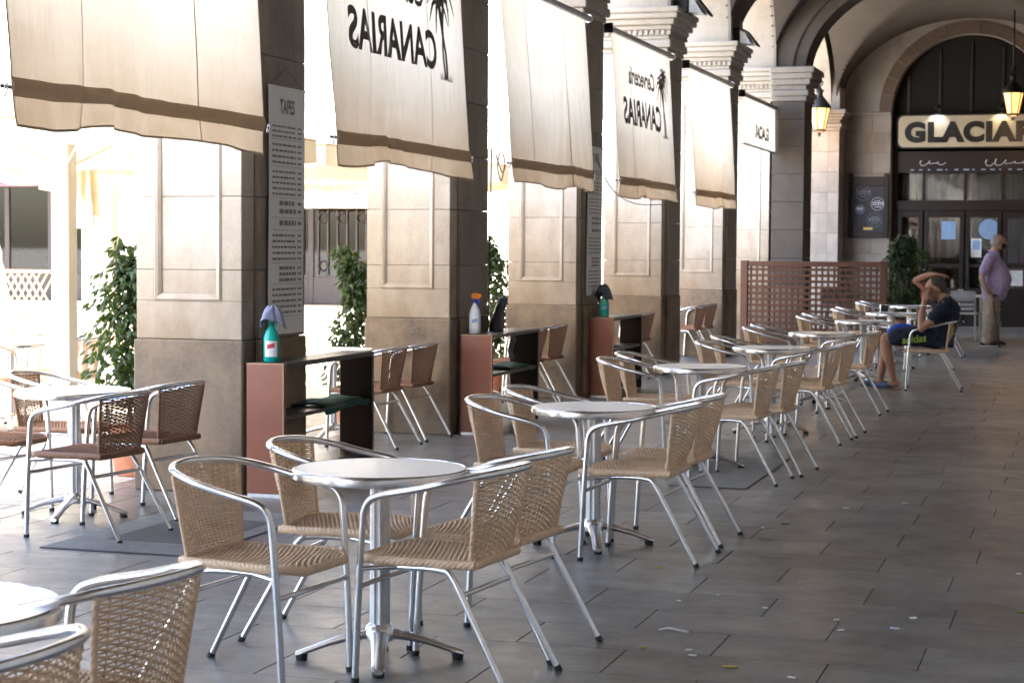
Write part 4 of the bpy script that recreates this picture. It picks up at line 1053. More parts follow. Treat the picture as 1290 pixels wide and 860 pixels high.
for i, (x, y, lb) in enumerate(PARS):
    o = par0 if i == 0 else copy_of(pp0, par0); o.location = (x, y, -.012); o.rotation_euler = (0, 0, R([3, -4, 2, 8, -6, 5, 12][i])); tag(o, lb, 'parasol', 'cream parasols on the terrace')
q = atY(106, 250, 14.4)
cl = thing('closed_parasol', 'closed cream parasol hanging folded behind the square post', 'parasol', (q.x, q.y, -.012))
MB().tube([(0, 0, 0), (0, 0, 2.75)], .025, 8).build('post', 'post_cream', cl)
def fold(u, v): a = 2 * math.pi * u; r = (.05 + .07 * v) * (1 + .3 * math.sin(8 * a)); return (r * math.cos(a), r * math.sin(a), 2.7 - 1.05 * v)
MB().grid(fold, 64, 10).build('folded_canopy', 'parasol_cloth', cl, True)

# palm at the edge of the square
pb = gnd(-9, 428)
pm = thing('palm_tree', 'tall palm with a rough grey trunk on the sunlit square', 'tree', (pb.x, pb.y, -.012))
rs = random.Random(2); P = []; rr = []
for i in range(60):
    z = 9.0 * i / 59; P.append((-.06 * z - .004 * z * z, 0, z)); rr.append((.36 - .16 * min(1, z / 1.5)) * (1 + (.07 if i % 2 else -.03)))
MB().tube(P, rr, 14).build('trunk', 'palm_bark', pm, True, 50)
mb = MB(); top = Vector(P[-1])
for k in range(26):
    a = 2.4 * k; el = .9 - 1.5 * (k / 26); L = 2.6
    for s in range(22):
        t = s / 22; d = Vector((math.cos(a), math.sin(a), 0)); c = top + d * L * t * math.cos(el * .6) + Vector((0, 0, L * (t * math.sin(el) - .8 * t * t)))
        sdv = Vector((-math.sin(a), math.cos(a), 0))
        for sg_ in (-1, 1):
            e = c + sdv * sg_ * .5 * (1 - t * .6) + d * .25 - Vector((0, 0, .18)); mb.add([c, c + d * .07, e], [(0, 1, 2)])
mb.build('crown', 'palm_leaf', pm)
# diagonal lattice on the square
lb_ = gnd(38, 399); LYY = lb_.y
lx0, lx1 = atY(-40, 370, LYY).x, atY(72, 370, LYY).x; lz0, lz1 = max(0.02, atY(38, 398, LYY).z), atY(38, 340, LYY).z
lf = thing('diamond_trellis', 'orange wooden diamond trellis in front of the dark shopfront', 'fence')
for z in (lz0 + .03, lz1 - .03): MB().cbox(lx0, lx1, LYY - .03, LYY + .03, z - .03, z + .03, .005).build('rail', 'lattice_wood', lf)
for x in (lx0, lx1): MB().cbox(x - .03, x + .03, LYY - .032, LYY + .032, -.012, lz1, .005).build('post', 'lattice_wood', lf)
hh = lz1 - lz0 - .12; st = .17; nn_ = int((lx1 - lx0) / st)
for s in (1, -1):
    for i in range(-4, nn_ + 5):
        xa = lx0 + i * st; xb = xa + s * hh * .62; za, zb = lz0 + .06, lz1 - .06
        if min(xa, xb) < lx0 or max(xa, xb) > lx1: continue
        w = .016; y_ = LYY + (.008 if s > 0 else -.008)
        MB().prism([(xa - w, za), (xa + w, za), (xb + w, zb), (xb - w, zb)], y_ - .006, y_ + .006, 1).build('slat', 'lattice_wood', lf)
# plants added behind the far glass to stand for reflected greenery
for i, (px, py, hgt) in enumerate([(48, 330, 1.9), (62, 335, 1.6), (98, 330, 1.7), (20, 335, 1.3)]):
    c = atY(px, py, WY + 3.7); t = thing('leafy_pot', ['leafy potted plant in the middle of the dark shopfront', 'leafy potted plant beside the shopfront post', 'leafy potted plant at the shopfront corner', 'low leafy potted plant by the shopfront side'][i], 'plant', (c.x, c.y, 0), 0, 'plants before the far shopfront')
    MB().lathe([(.2, 0), (.26, .45), (.22, .45)], n=14).build('pot', 'iron', t)
    leaf_crown([((0, 0, .9 + .5 * k * hgt / 2), (.5, .3, .35)) for k in range(4)], 300, 40 + i, .26, .1).build('crown', 'palm_leaf', t)

# ================================================================== POSTERS, BOARD, LAMPS
def poster(label, x, y0, y1, z0, z1, seed, title=True):
    t = thing('menu_poster', label, 'poster'); rs = random.Random(seed); w = y1 - y0; yc = (y0 + y1) / 2
    MB().grid(lambda u, v: (x + .004 * math.sin(v * 5) + .003 * math.sin(u * 3), y0 + w * u, z1 + (z0 - z1) * v), 6, 30).build('sheet', 'poster_white', t, True)
    MB().tube([(x + .006, y0 - .005, z1), (x + .006, y1 + .005, z1)], .008, 6).build('top_batten', 'poster_white', t)
    MB().tube([(x + .006, y0 + .01, z1 + .005), (x - .004, yc, z1 + .13), (x + .006, y1 - .01, z1 + .005)], .0015, 4).build('cord', 'cable', t)
    xf = x + .009
    def bar(a, b, z, h): pr.box(xf - .0008, xf + .0006, y0 + w * a, y0 + w * b, z - h / 2, z + h / 2)
    if title: text_obj('title', 'TAPES', lambda a, b, c: Vector((xf + c, yc + a, z1 - .26 * (z1 - z0) / 1.55 + b + .10)), 'poster_ink', t, .12, .003, 0, 1.0, w * .42)
    pr = MB(); z = z1 - .24
    blocks = [(3, .03, .7), (4, .036, .5), (5, .034, .5), (2, .05, .8), (1, .055, .9), (5, .036, .5), (3, .036, .8), (5, .036, .5)]
    for n, dz, wt in blocks:
        for i in range(n):
            if z < z0 + .05: break
            a = .08 + (.2 if wt > .75 else 0)
            while a < .72:
                l = rs.uniform(.04, .12); bar(a, min(.74, a + l), z, dz * .38 if wt < .75 else dz * .55); a += l + .03
            bar(.80, .90, z, dz * .36); z -= dz
        bar(.05, .93, z + .012, .0022); z -= .022
    pr.build('menu_print', 'poster_ink', t)
    return t
poster('long white menu poster hanging on the pier beside the teal spray bottle', -4.812, 10.40, 10.925, .95, 2.47, 4)
poster('narrow white menu poster hanging on the pier beside the green spray bottle', -4.812, 17.86, 18.44, 1.02, 2.50, 6)

cb = thing('chalkboard', 'dark framed chalkboard with drawn circles on the stone end wall', 'board')
a_ = atY(1071, 225, EY - .06); b_ = atY(1117, 298, EY - .06); x0, x1, z0, z1 = a_.x, b_.x, b_.z, a_.z; yb_ = EY - .075
MB().cbox(x0 - .02, x0 + .06, yb_ - .02, EY - .025, z0 - .02, z1 + .10, .006).build('frame_post', 'door_wood', cb)
MB().cbox(x1 - .06, x1 + .02, yb_ - .02, EY - .025, z0 - .02, z1 + .10, .006).build('frame_post', 'door_wood', cb)
MB().cbox(x0 + .061, x1 - .061, yb_ - .015, EY - .025, z1 - .14, z1 + .03, .006).build('frame_rail', 'door_wood', cb)
MB().cbox(x0 + .061, x1 - .061, yb_ - .015, EY - .025, z0 - .02, z0 + .08, .006).build('frame_rail', 'door_wood', cb)
MB().box(x0 + .061, x1 - .061, yb_ + .01, yb_ + .02, z0 + .081, z1 - .141).build('slate', 'chalkboard', cb)
W_, H_ = x1 - x0, z1 - z0
def cpt(u, v): return x0 + W_ * u, z1 - H_ * v
rs = random.Random(3)
for (u, v, r, matn, bright) in [(.36, .25, .145, 'chalk_dim', 0), (.74, .44, .125, 'chalk', 1), (.28, .53, .085, 'chalk_blue', 1), (.66, .72, .14, 'chalk_dim', 0)]:
    cx, cz = cpt(u, v); ring = MB().tube([(cx + r * math.cos(i / 24 * 6.283), yb_ + .008, cz + r * math.sin(i / 24 * 6.283)) for i in range(25)], .0045, 4).build('chalk_ring', matn, cb)
    for k in range(4):
        wz = cz + r * (.5 - .33 * k); ww = r * (.75 if k in (1, 2) else .4); a = cx - ww
        while a < cx + ww:
            l = rs.uniform(.012, .04); MB().box(a, a + l, yb_ + .006, yb_ + .009, wz - .012 * (1.6 if k == 1 else .7), wz + .012 * (1.6 if k == 1 else .7)).build('chalk_mark', 'chalk' if bright and k == 1 else matn, ring); a += l + .012
cx, cz = cpt(.5, .865); MB().cbox(cx - .09, cx + .09, yb_ - .004, yb_ + .009, cz - .025, cz + .025, .003).build('brass_plate', 'brass', cb)
for u, v in ((.16, .14), (.84, .14), (.16, .87), (.84, .87)):
    cx, cz = cpt(u, v); MB().lathe([(.0, 0), (.012, .0), (.008, .006)], n=8).build('screw', 'aluminium', cb, loc=(cx, yb_ + .009, cz)).rotation_euler = (R(90), 0, 0)

def lantern(label, loc, s, rod_to):
    t = thing('street_lantern', label, 'lantern', loc, R(20), 'lit hanging lanterns')
    n = 6; rb, rt, hg = .115 * s, .20 * s, .40 * s
    def hexa(r, z): return [(r * math.cos(i * math.pi / 3), r * math.sin(i * math.pi / 3), z) for i in range(n)]
    A, B = hexa(rb, 0), hexa(rt, hg)
    for i in range(n):
        MB().add([A[i], A[(i + 1) % n], B[(i + 1) % n], B[i]], [(0, 1, 2, 3)]).build('glass_pane', 'lamp_glow', t)
        MB().tube([Vector(A[i]) * 1.02, Vector(B[i]) * 1.01], .012 * s, 5).build('frame_bar', 'iron', t)
        MB().tube([Vector(B[i]) * 1.01, Vector(B[(i + 1) % n]) * 1.01], .013 * s, 5).build('frame_bar', 'iron', t)
    MB().lathe([(rb * .95, -.001), (rb * 1.1, -.01), (rb * 1.05, -.04), (.03 * s, -.07), (.03 * s, -.12), (.015 * s, -.15), (.002, -.16)], n=12).build('bottom_finial', 'iron', t, True, 40)
    MB().lathe([(rt * 1.12, hg), (rt * 1.1, hg + .03), (rt * .85, hg + .10 * s), (rt * .5, hg + .19 * s), (.06 * s, hg + .24 * s), (.06 * s, hg + .30 * s), (.09 * s, hg + .33 * s), (.03 * s, hg + .38 * s), (.012, hg + .45 * s)], n=18).build('roof', 'iron', t, True, 40)
    top = hg + .44 * s
    MB().tube([(0, 0, top), Matrix.Rotation(-R(20), 3, 'Z') @ Vector(rod_to)], .016, 6).build('rod', 'iron', t, True)
    MB().tube([(.06 * s * math.cos(i / 12 * 6.28), 0, top + .04 + .06 * s * math.sin(i / 12 * 6.28)) for i in range(13)], .012, 5).build('scroll', 'iron', t)
    ld = bpy.data.lights.new('lantern_light', 'POINT'); lo = bpy.data.objects.new('lantern_light', ld); C.objects.link(lo); lo.parent = t; lo.location = (0, 0, -.25 * s)
    ld.energy = 3; ld.color = (1, .6, .28); ld.shadow_soft_size = .12
    return t
a = atY(1032, 163, 35.9); b = atY(1028, 76, 36.49)
lantern('lit hanging lantern in front of the corner pier by the chalkboard', a, 1.0, b - a)
a = atY(1276, 143, 35.2); lantern('lit hanging lantern in front of the black fanlight over the cafe sign', a, .92, Vector((0, 0, vz(a.x, a.y) - a.z)))
def flood(label, px, py, Y, s=1.0):
    c = atY(px, py, Y); t = thing('floodlight', label, 'floodlight', c, 0, 'floodlights on the pier capitals')
    MB().cbox(-.16 * s, .05 * s, -.16 * s, .16 * s, -.10 * s, .12 * s, .02).build('housing', 'iron', t)
    MB().prism([(.045, .13), (.13, .09), (.28, -.10), (.265, -.12), (.12, .06), (.045, .10)], -.17 * s, .17 * s, 1).build('hood', 'iron', t)
    MB().prism([(.052, -.09), (.058, -.09), (.21, -.105), (.12, .04), (.052, .09)], -.155 * s, .155 * s, 1).build('lens', 'lens_white', t)
    zt = ZS - c.z
    MB().tube([(-.10, 0, -.09 * s), (-.12, 0, min(-.12, zt + .0))], .02, 6).build('bracket', 'iron', t)
    return t
flood('floodlight on the capital beside the second lettered palm banner', 866, 8, PY(4) + .35); flood('floodlight on the capital at the small lettered banner', 930, 48, PY(5) + .35); flood('floodlight on the capital under the transverse arch', 1006, 86, PY(6) + .3)

# ================================================================== MATS, LITTER, CABLES
def matt(label, x0, x1, y0, y1, patch):
    t = thing('ribbed_mat', label, 'mat'); w = .2
    MB().cbox(x0, x1, y0, y1, .001, .006, .002).build('mat_base', 'mat_rubber', t)
    rb = MB(); n = int((y1 - y0) / .028)
    for i in range(n):
        y = y0 + .01 + i * .028; rb.box(x0 + .01, x1 - .01, y, y + .012, .006, .009)
    rb.build('rib_field', 'mat_rib', t, kind='stuff')
    if patch: MB().cbox(x0 + w, x1 - w * .6, y0 + .3, y1 - .35, .0062, .011, .002).build('worn_patch', 'mat_rubber', t)
matt('dark ribbed floor mat beside the brown chairs and the first pier', -4.95, -4.10, 8.02, 9.50, True)
a = gnd(937, 616); b = gnd(897, 592); c = gnd(992, 579)
matt('dark ribbed floor mat under the third table from the seated man', b.x - .1, a.x + .02, a.y, c.y, False)
LIT = [(988, 660, 'green_leaf', .035), (920, 840, 'yellow_leaf', .035), (873, 826, 'paper', .022), (868, 819, 'paper', .02), (1066, 640, 'paper', .03), (1141, 634, 'paper', .025), (829, 715, 'yellow_leaf', .02), (1151, 779, 'paper', .025), (1053, 781, 'paper', .018), (964, 766, 'paper', .018), (1008, 735, 'chalk', .015), (961, 665, 'paper', .014), (1059, 794, 'paper', .02), (1127, 792, 'chalk', .03), (1287, 772, 'green_leaf', .03), (1283, 723, 'paper', .02), (998, 854, 'paper', .022), (905, 750, 'chalk', .016), (855, 757, 'paper', .014), (811, 816, 'yellow_leaf', .018)]
LW = {'green_leaf': 'green leaf', 'yellow_leaf': 'yellow dry leaf', 'paper': 'white paper scrap', 'chalk': 'pale grey crumb'}
for i, (px, py, mt, s) in enumerate(LIT):
    c = gnd(px, py); rs = random.Random(i); a = rs.uniform(0, 3)
    P = [(s * math.cos(a + k * 1.05) * rs.uniform(.5, 1), s * .6 * math.sin(a + k * 1.05) * rs.uniform(.6, 1)) for k in range(6)]
    o = MB().prism(P, .0, .004, 2).build('litter_scrap', mt, None, loc=(c.x, c.y, .002)); o.rotation_euler = (rs.uniform(-.1, .1), rs.uniform(-.1, .1), 0)
    tag(o, f'tiny {LW[mt]} lying on the grey floor slabs', 'litter', f'tiny {LW[mt]} scraps on the slabs')
c = gnd(845, 796); o = MB().tube(spline([(-.05, 0, .004), (-.01, .012, .012), (.03, -.004, .01), (.07, .004, .003)], 4), .005, 5).build('paper_twist', 'paper', None, loc=(c.x, c.y, .002)); tag(o, 'thin twisted white paper strip lying on the floor slabs', 'litter')
def cable(label, pts, r=.006): tag(MB().tube(spline(pts, 6), r, 5).build('cable', 'cable', None, True), label, 'cable')
y_ = PY(2) + TP + .03
cable('thin black cable hanging down beside the pier with the white bottle', [(-4.84, y_, 4.2), (-4.83, y_ + .05, 3.2), (-4.82, y_ + .02, 2.4), (-4.83, y_ + .01, 1.4), (-4.84, y_, .85)])
cable('loose black cable loop at the rod of the plain banner above the white bottle', [(-4.78, y_ + .02, 2.26), (-4.74, y_ + .07, 2.12), (-4.74, y_ + .14, 2.2), (-4.76, y_ + .1, 2.3), (-4.77, y_ + .03, 2.18), (-4.76, y_ + .1, 2.05), (-4.75, y_ + .17, 2.19)], .005)
y_ = PY(3) + TP + .03
cable('pale cable running along the lettered banner past the narrow menu pier', [(-4.82, y_ - .5, 2.5), (-4.78, y_ + .1, 2.12), (-4.80, y_ + 1.2, 1.98), (-4.80, y_ + 2.6, 2.0)], .005)

# ================================================================== WHITE PLASTIC FURNITURE
def white_chair(label, loc, rz):
    t = thing('plastic_chair', label, 'chair', loc, rz, 'white plastic chairs by the doors')
    for s in (-1, 1):
        MB().tube([(s * .20, .2, 0), (s * .19, .18, .43)], .018, 6).build('leg', 'white_plastic', t); MB().tube([(s * .21, -.24, 0), (s * .19, -.18, .44), (s * .19, -.24, .80)], .018, 6).build('leg', 'white_plastic', t)
    MB().cbox(-.21, .21, -.19, .21, .43, .455, .01).build('seat', 'white_plastic', t)
    for z0, z1 in ((.50, .55), (.57, .62), (.64, .82)): MB().grid(lambda u, v, z0=z0, z1=z1: (-.2 + .4 * u, -.215 - .05 * math.sin(math.pi * u) - .05 * (z0 + (z1 - z0) * v - .5), z0 + (z1 - z0) * v), 10, 2).build('back_slat', 'white_plastic', t, True).modifiers.new('s', 'SOLIDIFY').thickness = .018
c = gnd(1216, 428); white_chair('white plastic chair with its back towards the row, beside the standing man', (c.x, c.y, 0), R(-8))
c = gnd(1165, 424); white_chair('white plastic chair between the ficus and the white table', (c.x, c.y, 0), R(-95))
for px_, Y_, rz_, lb in ((1000, 30.6, 170, 'white plastic chair behind the fence, nearest the pier'), (1052, 31.2, 200, 'white plastic chair behind the middle of the fence'), (1075, 30.4, 150, 'white plastic chair behind the fence, nearest the ficus')):
    c = atY(px_, 400, Y_); white_chair(lb, (c.x, c.y, 0), R(rz_))
c = atY(1214, 400, 32.4); wt = thing('plastic_table', 'white square plastic table before the glazed doors', 'table', (c.x, c.y, 0))
MB().cbox(-.36, .36, -.36, .36, .70, .73, .01).build('table_top', 'white_plastic', wt)
for sx in (-1, 1):
    for sy in (-1, 1): MB().tube([(sx * .31, sy * .31, 0), (sx * .29, sy * .29, .70)], .022, 6).build('leg', 'white_plastic', wt)
o = MB().cbox(-.05, .05, -.04, .04, 0, .1, .01).build('napkin_holder', 'white_plastic', None, loc=(c.x - .05, c.y - .1, .731)); MB().box(-.03, .03, -.041, -.0405, .02, .08).build('front_plate', 'label_white', o); tag(o, 'white napkin holder standing on the white plastic table', 'napkin holder')
t7 = rows[7][0]
o = MB().cbox(-.06, .06, -.045, .045, 0, .11, .008).build('napkin_holder', 'aluminium', None, loc=(t7[0] - .08, t7[1], .702)); MB().box(-.045, .045, -.0465, -.0455, .015, .095).build('front_plate', 'sign_black', o); tag(o, 'metal napkin holder on the table between seated man and ficus', 'napkin holder')
#%%PEOPLE
# ================================================================== PEOPLE
plain('skin', (.42, .235, .155), .5, var=.1, scale=8); plain('skin_tan', (.36, .185, .115), .5, var=.1, scale=8)
plain('navy_cloth', (.012, .016, .032), .9, var=.2, bmp=.3); plain('navy_shorts', (.010, .014, .035), .8, var=.2, bmp=.3); plain('blue_cloth', (.01, .06, .42), .8, var=.1, bmp=.3)
plain('neon_print', (.33, .46, .06), .7); plain('slipper_blue', (.07, .10, .19), .8); plain('sole_tan', (.3, .2, .11), .8); plain('hair_dark', (.045, .034, .028), .8, var=.3, scale=60); plain('hair_grey', (.33, .32, .31), .8, var=.3, scale=60)
plain('lilac_cloth', (.42, .32, .50), .9, var=.12, scale=30, bmp=.3); plain('beige_cloth', (.40, .32, .23), .9, var=.12, bmp=.35); plain('mask_black', (.012, .012, .014), .8); plain('shoe_dark', (.035, .038, .05), .7); plain('phone_red', (.55, .03, .05), .4); plain('cane_wood', (.05, .028, .018), .4); plain('eye_dark', (.02, .015, .012), .3)
def cap(pts, rad, n=12):
    """closed limb: a smooth tube through pts with rounded ends"""
    P = [Vector(p) for p in pts]; k = 5; sp = spline(P, k); rr = []
    for i in range(len(sp)):
        t = i / k; j = min(int(t), len(rad) - 2); f = t - j; rr.append(rad[j] * (1 - f) + rad[j + 1] * f)
    d0 = (sp[0] - sp[1]).normalized(); d1 = (sp[-1] - sp[-2]).normalized(); A = []; AR = []
    for a in (80, 55, 30): A.append(sp[0] + d0 * rr[0] * math.sin(R(a))); AR.append(rr[0] * math.cos(R(a)))
    B = []; BR = []
    for a in (30, 55, 80): B.append(sp[-1] + d1 * rr[-1] * math.sin(R(a))); BR.append(rr[-1] * math.cos(R(a)))
    return MB().tube(A + sp + B, AR + rr + BR, n)
def ell(c, r, rot=None, n=16):
    mb = MB(); prof = [(max(.001, math.cos(R(a))), math.sin(R(a))) for a in range(-90, 91, 15)]; mb.lathe(prof, n=n)
    m3 = Matrix.Rotation(R(rot), 3, 'Y') if rot else Matrix.Identity(3)
    mb.v = [tuple(Vector(c) + m3 @ Vector((v[0] * r[0], v[1] * r[1], v[2] * r[2]))) for v in mb.v]; return mb
def loft(secs, n=20):
    """closed body: elliptical sections (x, y, z, rx, ry) stacked upwards"""
    mb = MB(); vs = []; fs = []
    for x, y, z, rx, ry in secs:
        for k in range(n):
            a = 2 * math.pi * k / n; c, s = math.cos(a), math.sin(a); e = .85
            vs.append((x + rx * math.copysign(abs(c) ** e, c), y + ry * math.copysign(abs(s) ** e, s), z))
    for i in range(len(secs) - 1):
        for k in range(n): fs.append((i * n + k, i * n + (k + 1) % n, i * n + n + (k + 1) % n, i * n + n + k))
    fs.append(tuple(range(n))[::-1]); fs.append(tuple((len(secs) - 1) * n + k for k in range(n)))
    return mb.add(vs, fs)
def fuse(name, prims, mat, parent=None, vox=.009, smooth=4, wr=0):
    mb = MB()
    for p in prims: mb.add(p.v, p.f)
    o = mb.build('tmp', mat); r = o.modifiers.new('r', 'REMESH'); r.mode = 'VOXEL'; r.voxel_size = vox
    s = o.modifiers.new('s', 'SMOOTH'); s.iterations = smooth; s.factor = .5
    dg = bpy.context.evaluated_depsgraph_get(); me = bpy.data.meshes.new_from_object(o.evaluated_get(dg)); bpy.data.objects.remove(o)
    if wr:
        nrm = [v.normal.copy() for v in me.vertices]
        for v, vn in zip(me.vertices, nrm):
            c = v.co; q = Vector((c.x * 9, c.y * 9, c.z * 17 + c.x * 8)); v.co = c + vn * wr * (noise.noise(q) + .6 * noise.noise(q * 2.3))
    for p in me.polygons: p.use_smooth = True
    me.materials.clear(); me.materials.append(M[mat])
    o = bpy.data.objects.new(name, me); C.objects.link(o)
    if parent is not None: o.parent = parent
    return o
def head(c, tilt, s=1.0):
    """head prims: x forward; tilt in degrees nods the face down"""
    m3 = Matrix.Rotation(R(tilt), 3, 'Y')
    def T(p): return tuple(Vector(c) + m3 @ (Vector(p) * s))
    P = [ell(c, (.098 * s, .078 * s, .105 * s), tilt), ell(T((.028, 0, -.06)), (.066 * s, .06 * s, .072 * s), tilt), ell(T((.055, 0, -.095)), (.034 * s, .036 * s, .028 * s), tilt),
         ell(T((.104, 0, -.028)), (.020 * s, .013 * s, .026 * s), tilt - 20), ell(T((.09, 0, .018)), (.016 * s, .052 * s, .014 * s), tilt), ell(T((.086, 0, -.072)), (.014 * s, .026 * s, .012 * s), tilt)]
    for q in (-1, 1): P.append(ell(T((-.008, q * .08, -.025)), (.02 * s, .012 * s, .033 * s), tilt + 10))
    return P, T
def hand(palm, d, nrm, curl=.5, s=1.0, thumb=1):
    """palm centre, finger direction, palm normal"""
    d = Vector(d).normalized(); nrm = Vector(nrm); nrm = (nrm - d * nrm.dot(d)).normalized(); sd_ = d.cross(nrm); p = Vector(palm); out = []
    out.append(cap([p - d * .04 * s - sd_ * .022 * s, p + d * .03 * s - sd_ * .024 * s], [.016 * s, .015 * s], 8)); out.append(cap([p - d * .04 * s + sd_ * .02 * s, p + d * .03 * s + sd_ * .022 * s], [.017 * s, .015 * s], 8)); out.append(cap([p - d * .05 * s, p + d * .03 * s], [.02 * s, .016 * s], 8))
    for k, L in enumerate((.066, .078, .072, .056)):
        b = p + d * .036 * s + sd_ * (-.030 + .020 * k) * s * thumb; m1 = b + (d * math.cos(curl * .6) + nrm * math.sin(curl * .6)) * L * .5 * s; m2 = m1 + (d * math.cos(curl * 1.7) + nrm * math.sin(curl * 1.7)) * L * .5 * s
        out.append(cap([b, m1, m2], [.0092 * s, .0086 * s, .0075 * s], 8))
    b = p - d * .02 * s - sd_ * .036 * s * thumb; out.append(cap([b, b + (d * .6 - sd_ * .6 * thumb + nrm * .3) * .038 * s, b + (d * 1.1 - sd_ * .75 * thumb + nrm * .6) * .055 * s], [.0125 * s, .0105 * s, .009 * s], 8))
    return out
# ---- seated man: local x forward, local y his left (towards the viewer); origin under the chair centre
sm = thing('person', 'seated man in navy T-shirt and dark shorts, hand on his head, phone at ear', 'person', (-1.66, 20.30, 0), math.pi + R(3))
hd, T = head((-.045, .0, 1.095), 22, 1.05)
B = hd + [cap([(-.14, 0, .96), (-.085, 0, 1.03)], [.062, .056]), loft([(-.10, 0, .47, .12, .17), (-.12, 0, .60, .125, .165), (-.17, 0, .75, .115, .165), (-.19, 0, .88, .105, .185), (-.16, 0, .97, .07, .13)]),
         cap([(-.15, .19, .92), (-.06, .235, .78), (.085, .245, .665)], [.055, .047, .041]), cap([(.085, .245, .665), (.085, .20, .82), (.06, .145, .945)], [.042, .040, .027]),
         cap([(-.14, -.19, .94), (.03, -.225, 1.06), (.165, -.215, 1.165)], [.055, .047, .040]), cap([(.165, -.215, 1.165), (.06, -.14, 1.215), (-.02, -.075, 1.235)], [.041, .036, .026]),
         cap([(-.06, .10, .545), (.20, .125, .575), (.46, .135, .545)], [.088, .078, .056]), cap([(.465, .135, .54), (.43, .14, .35), (.37, .135, .10)], [.056, .055, .034]),
         cap([(-.06, -.10, .545), (.20, -.12, .575), (.47, -.115, .545)], [.088, .078, .056]), cap([(.475, -.115, .54), (.49, -.12, .33), (.53, -.12, .09)], [.056, .054, .034]),
         cap([(.345, .135, .065), (.44, .14, .045), (.53, .142, .034)], [.04, .036, .026]), cap([(.51, -.12, .065), (.60, -.12, .045), (.69, -.12, .034)], [.04, .036, .026])]
B += hand((.055, .115, 1.0), (-.10, -.12, .9), (-.4, -.9, 0), .35, 1.05) + hand((-.075, -.045, 1.232), (-.95, .35, -.05), (0, 0, -1), .3, 1.05, -1)
body = fuse('body', B, 'skin_tan', sm, .008, 3)
tsh = fuse('t_shirt', [loft([(-.09, 0, .50, .145, .185), (-.11, 0, .60, .148, .182), (-.165, 0, .75, .135, .182), (-.19, 0, .88, .122, .20), (-.165, 0, .965, .085, .15)]),
      cap([(-.165, .16, .93), (-.09, .225, .83), (-.05, .238, .785)], [.074, .072, .072]), cap([(-.16, -.16, .945), (-.05, -.205, 1.0), (-.01, -.218, 1.03)], [.074, .07, .07])], 'navy_cloth', sm, .009, 5, .010)
sh = fuse('shorts', [loft([(-.10, 0, .465, .15, .185), (-.09, 0, .60, .148, .185)]), cap([(-.06, .095, .548), (.18, .122, .575), (.36, .135, .558)], [.108, .104, .092]), cap([(-.06, -.095, .548), (.18, -.12, .575), (.37, -.118, .558)], [.108, .104, .092])], 'navy_shorts', sm, .009, 5, .008)
fuse('blue_lining', [cap([(.20, -.06, .665), (.34, -.09, .655), (.43, -.10, .60)], [.03, .05, .045]), ell((.40, -.105, .575), (.075, .10, .085))], 'blue_cloth', sh, .01, 4)
text_obj('side_print', 'adidas', lambda x, y, z: Vector((.16 - x, .236 - .10 * max(0, (y - .05) / .1) ** 2 + .012 * (1 - abs(x) * 4) , .515 + y + x * .12)), 'neon_print', sh, .115, .002, 0, 1.0, .25)
for nm, x, y in (('slipper', .44, .138), ('slipper', .60, -.12)):
    s_ = fuse(nm, [cap([(x - .03, y, .040), (x + .06, y, .035), (x + .115, y, .026)], [.042, .046, .032])], 'slipper_blue', sm, .008, 3)
    MB().prism([(x - .15 + .3 * (1 - math.cos(a)) / 2, y + .042 * math.sin(a) * (1 if a < math.pi else 1)) if a <= math.pi else (x - .15 + .3 * (1 - math.cos(a)) / 2, y + .042 * math.sin(a)) for a in [i * 2 * math.pi / 18 for i in range(18)]], -.001, .014, 2).build('sole', 'sole_tan', s_)
fuse('hair', [ell(T((-.022, 0, .014)), (.088 * 1.06, .080 * 1.06, .097 * 1.06), 22), ell(T((-.055, 0, -.045)), (.05, .066, .05), 22)], 'hair_dark', sm, .009, 3)
fuse('phone', [MB().cbox(-.006, .006, -.035, .035, -.07, .07, .004)], 'phone_red', sm, .004, 0).location = (.095, .075, 1.05)
for q in (-1, 1): ell(T((.090, q * .032, .0)), (.008, .013, .008)).build('eye', 'eye_dark', body, True)
MB().tube([(.075 + .032 * math.cos(a), .165 + .034 * math.sin(a), .905) for a in [i * 6.283 / 14 for i in range(15)]], .007, 6).build('wristband', 'label_white', body)
# ---- standing man: local x forward (+X), local y his left (away from the viewer)
st = thing('person', 'standing elderly man in lilac shirt and beige trousers, leaning on a dark cane', 'person', (-1.52, 29.87, 0), R(4))
hd, T = head((.075, 0, 1.635), 4, 1.0)
B = hd + [cap([(.02, 0, 1.42), (.045, 0, 1.53)], [.062, .058]), loft([(.02, 0, .80, .13, .165), (.045, 0, .95, .175, .18), (.05, 0, 1.08, .185, .185), (.02, 0, 1.25, .145, .195), (0, 0, 1.38, .10, .19), (.01, 0, 1.45, .06, .10)]),
          cap([(-.03, -.21, 1.38), (-.11, -.245, 1.21), (-.145, -.25, 1.07)], [.055, .047, .040]), cap([(-.145, -.25, 1.07), (-.10, -.25, .92), (-.03, -.235, .815)], [.041, .037, .026]),
          cap([(-.03, .21, 1.38), (-.05, .25, 1.2), (-.03, .255, 1.06)], [.055, .047, .040]), cap([(-.03, .255, 1.06), (.03, .25, .93), (.06, .245, .83)], [.041, .037, .026]),
          cap([(.0, -.10, .86), (-.01, -.105, .5), (-.045, -.11, .09)], [.09, .06, .04]), cap([(.02, .10, .86), (.03, .105, .5), (.03, .11, .09)], [.09, .06, .04])]
B += hand((-.005, -.235, .765), (.25, .05, -.95), (.8, .3, .2), 1.15) + hand((.075, .243, .775), (.15, 0, -1), (.2, -1, 0), .5, 1, -1)
body = fuse('body', B, 'skin', st, .008, 3)
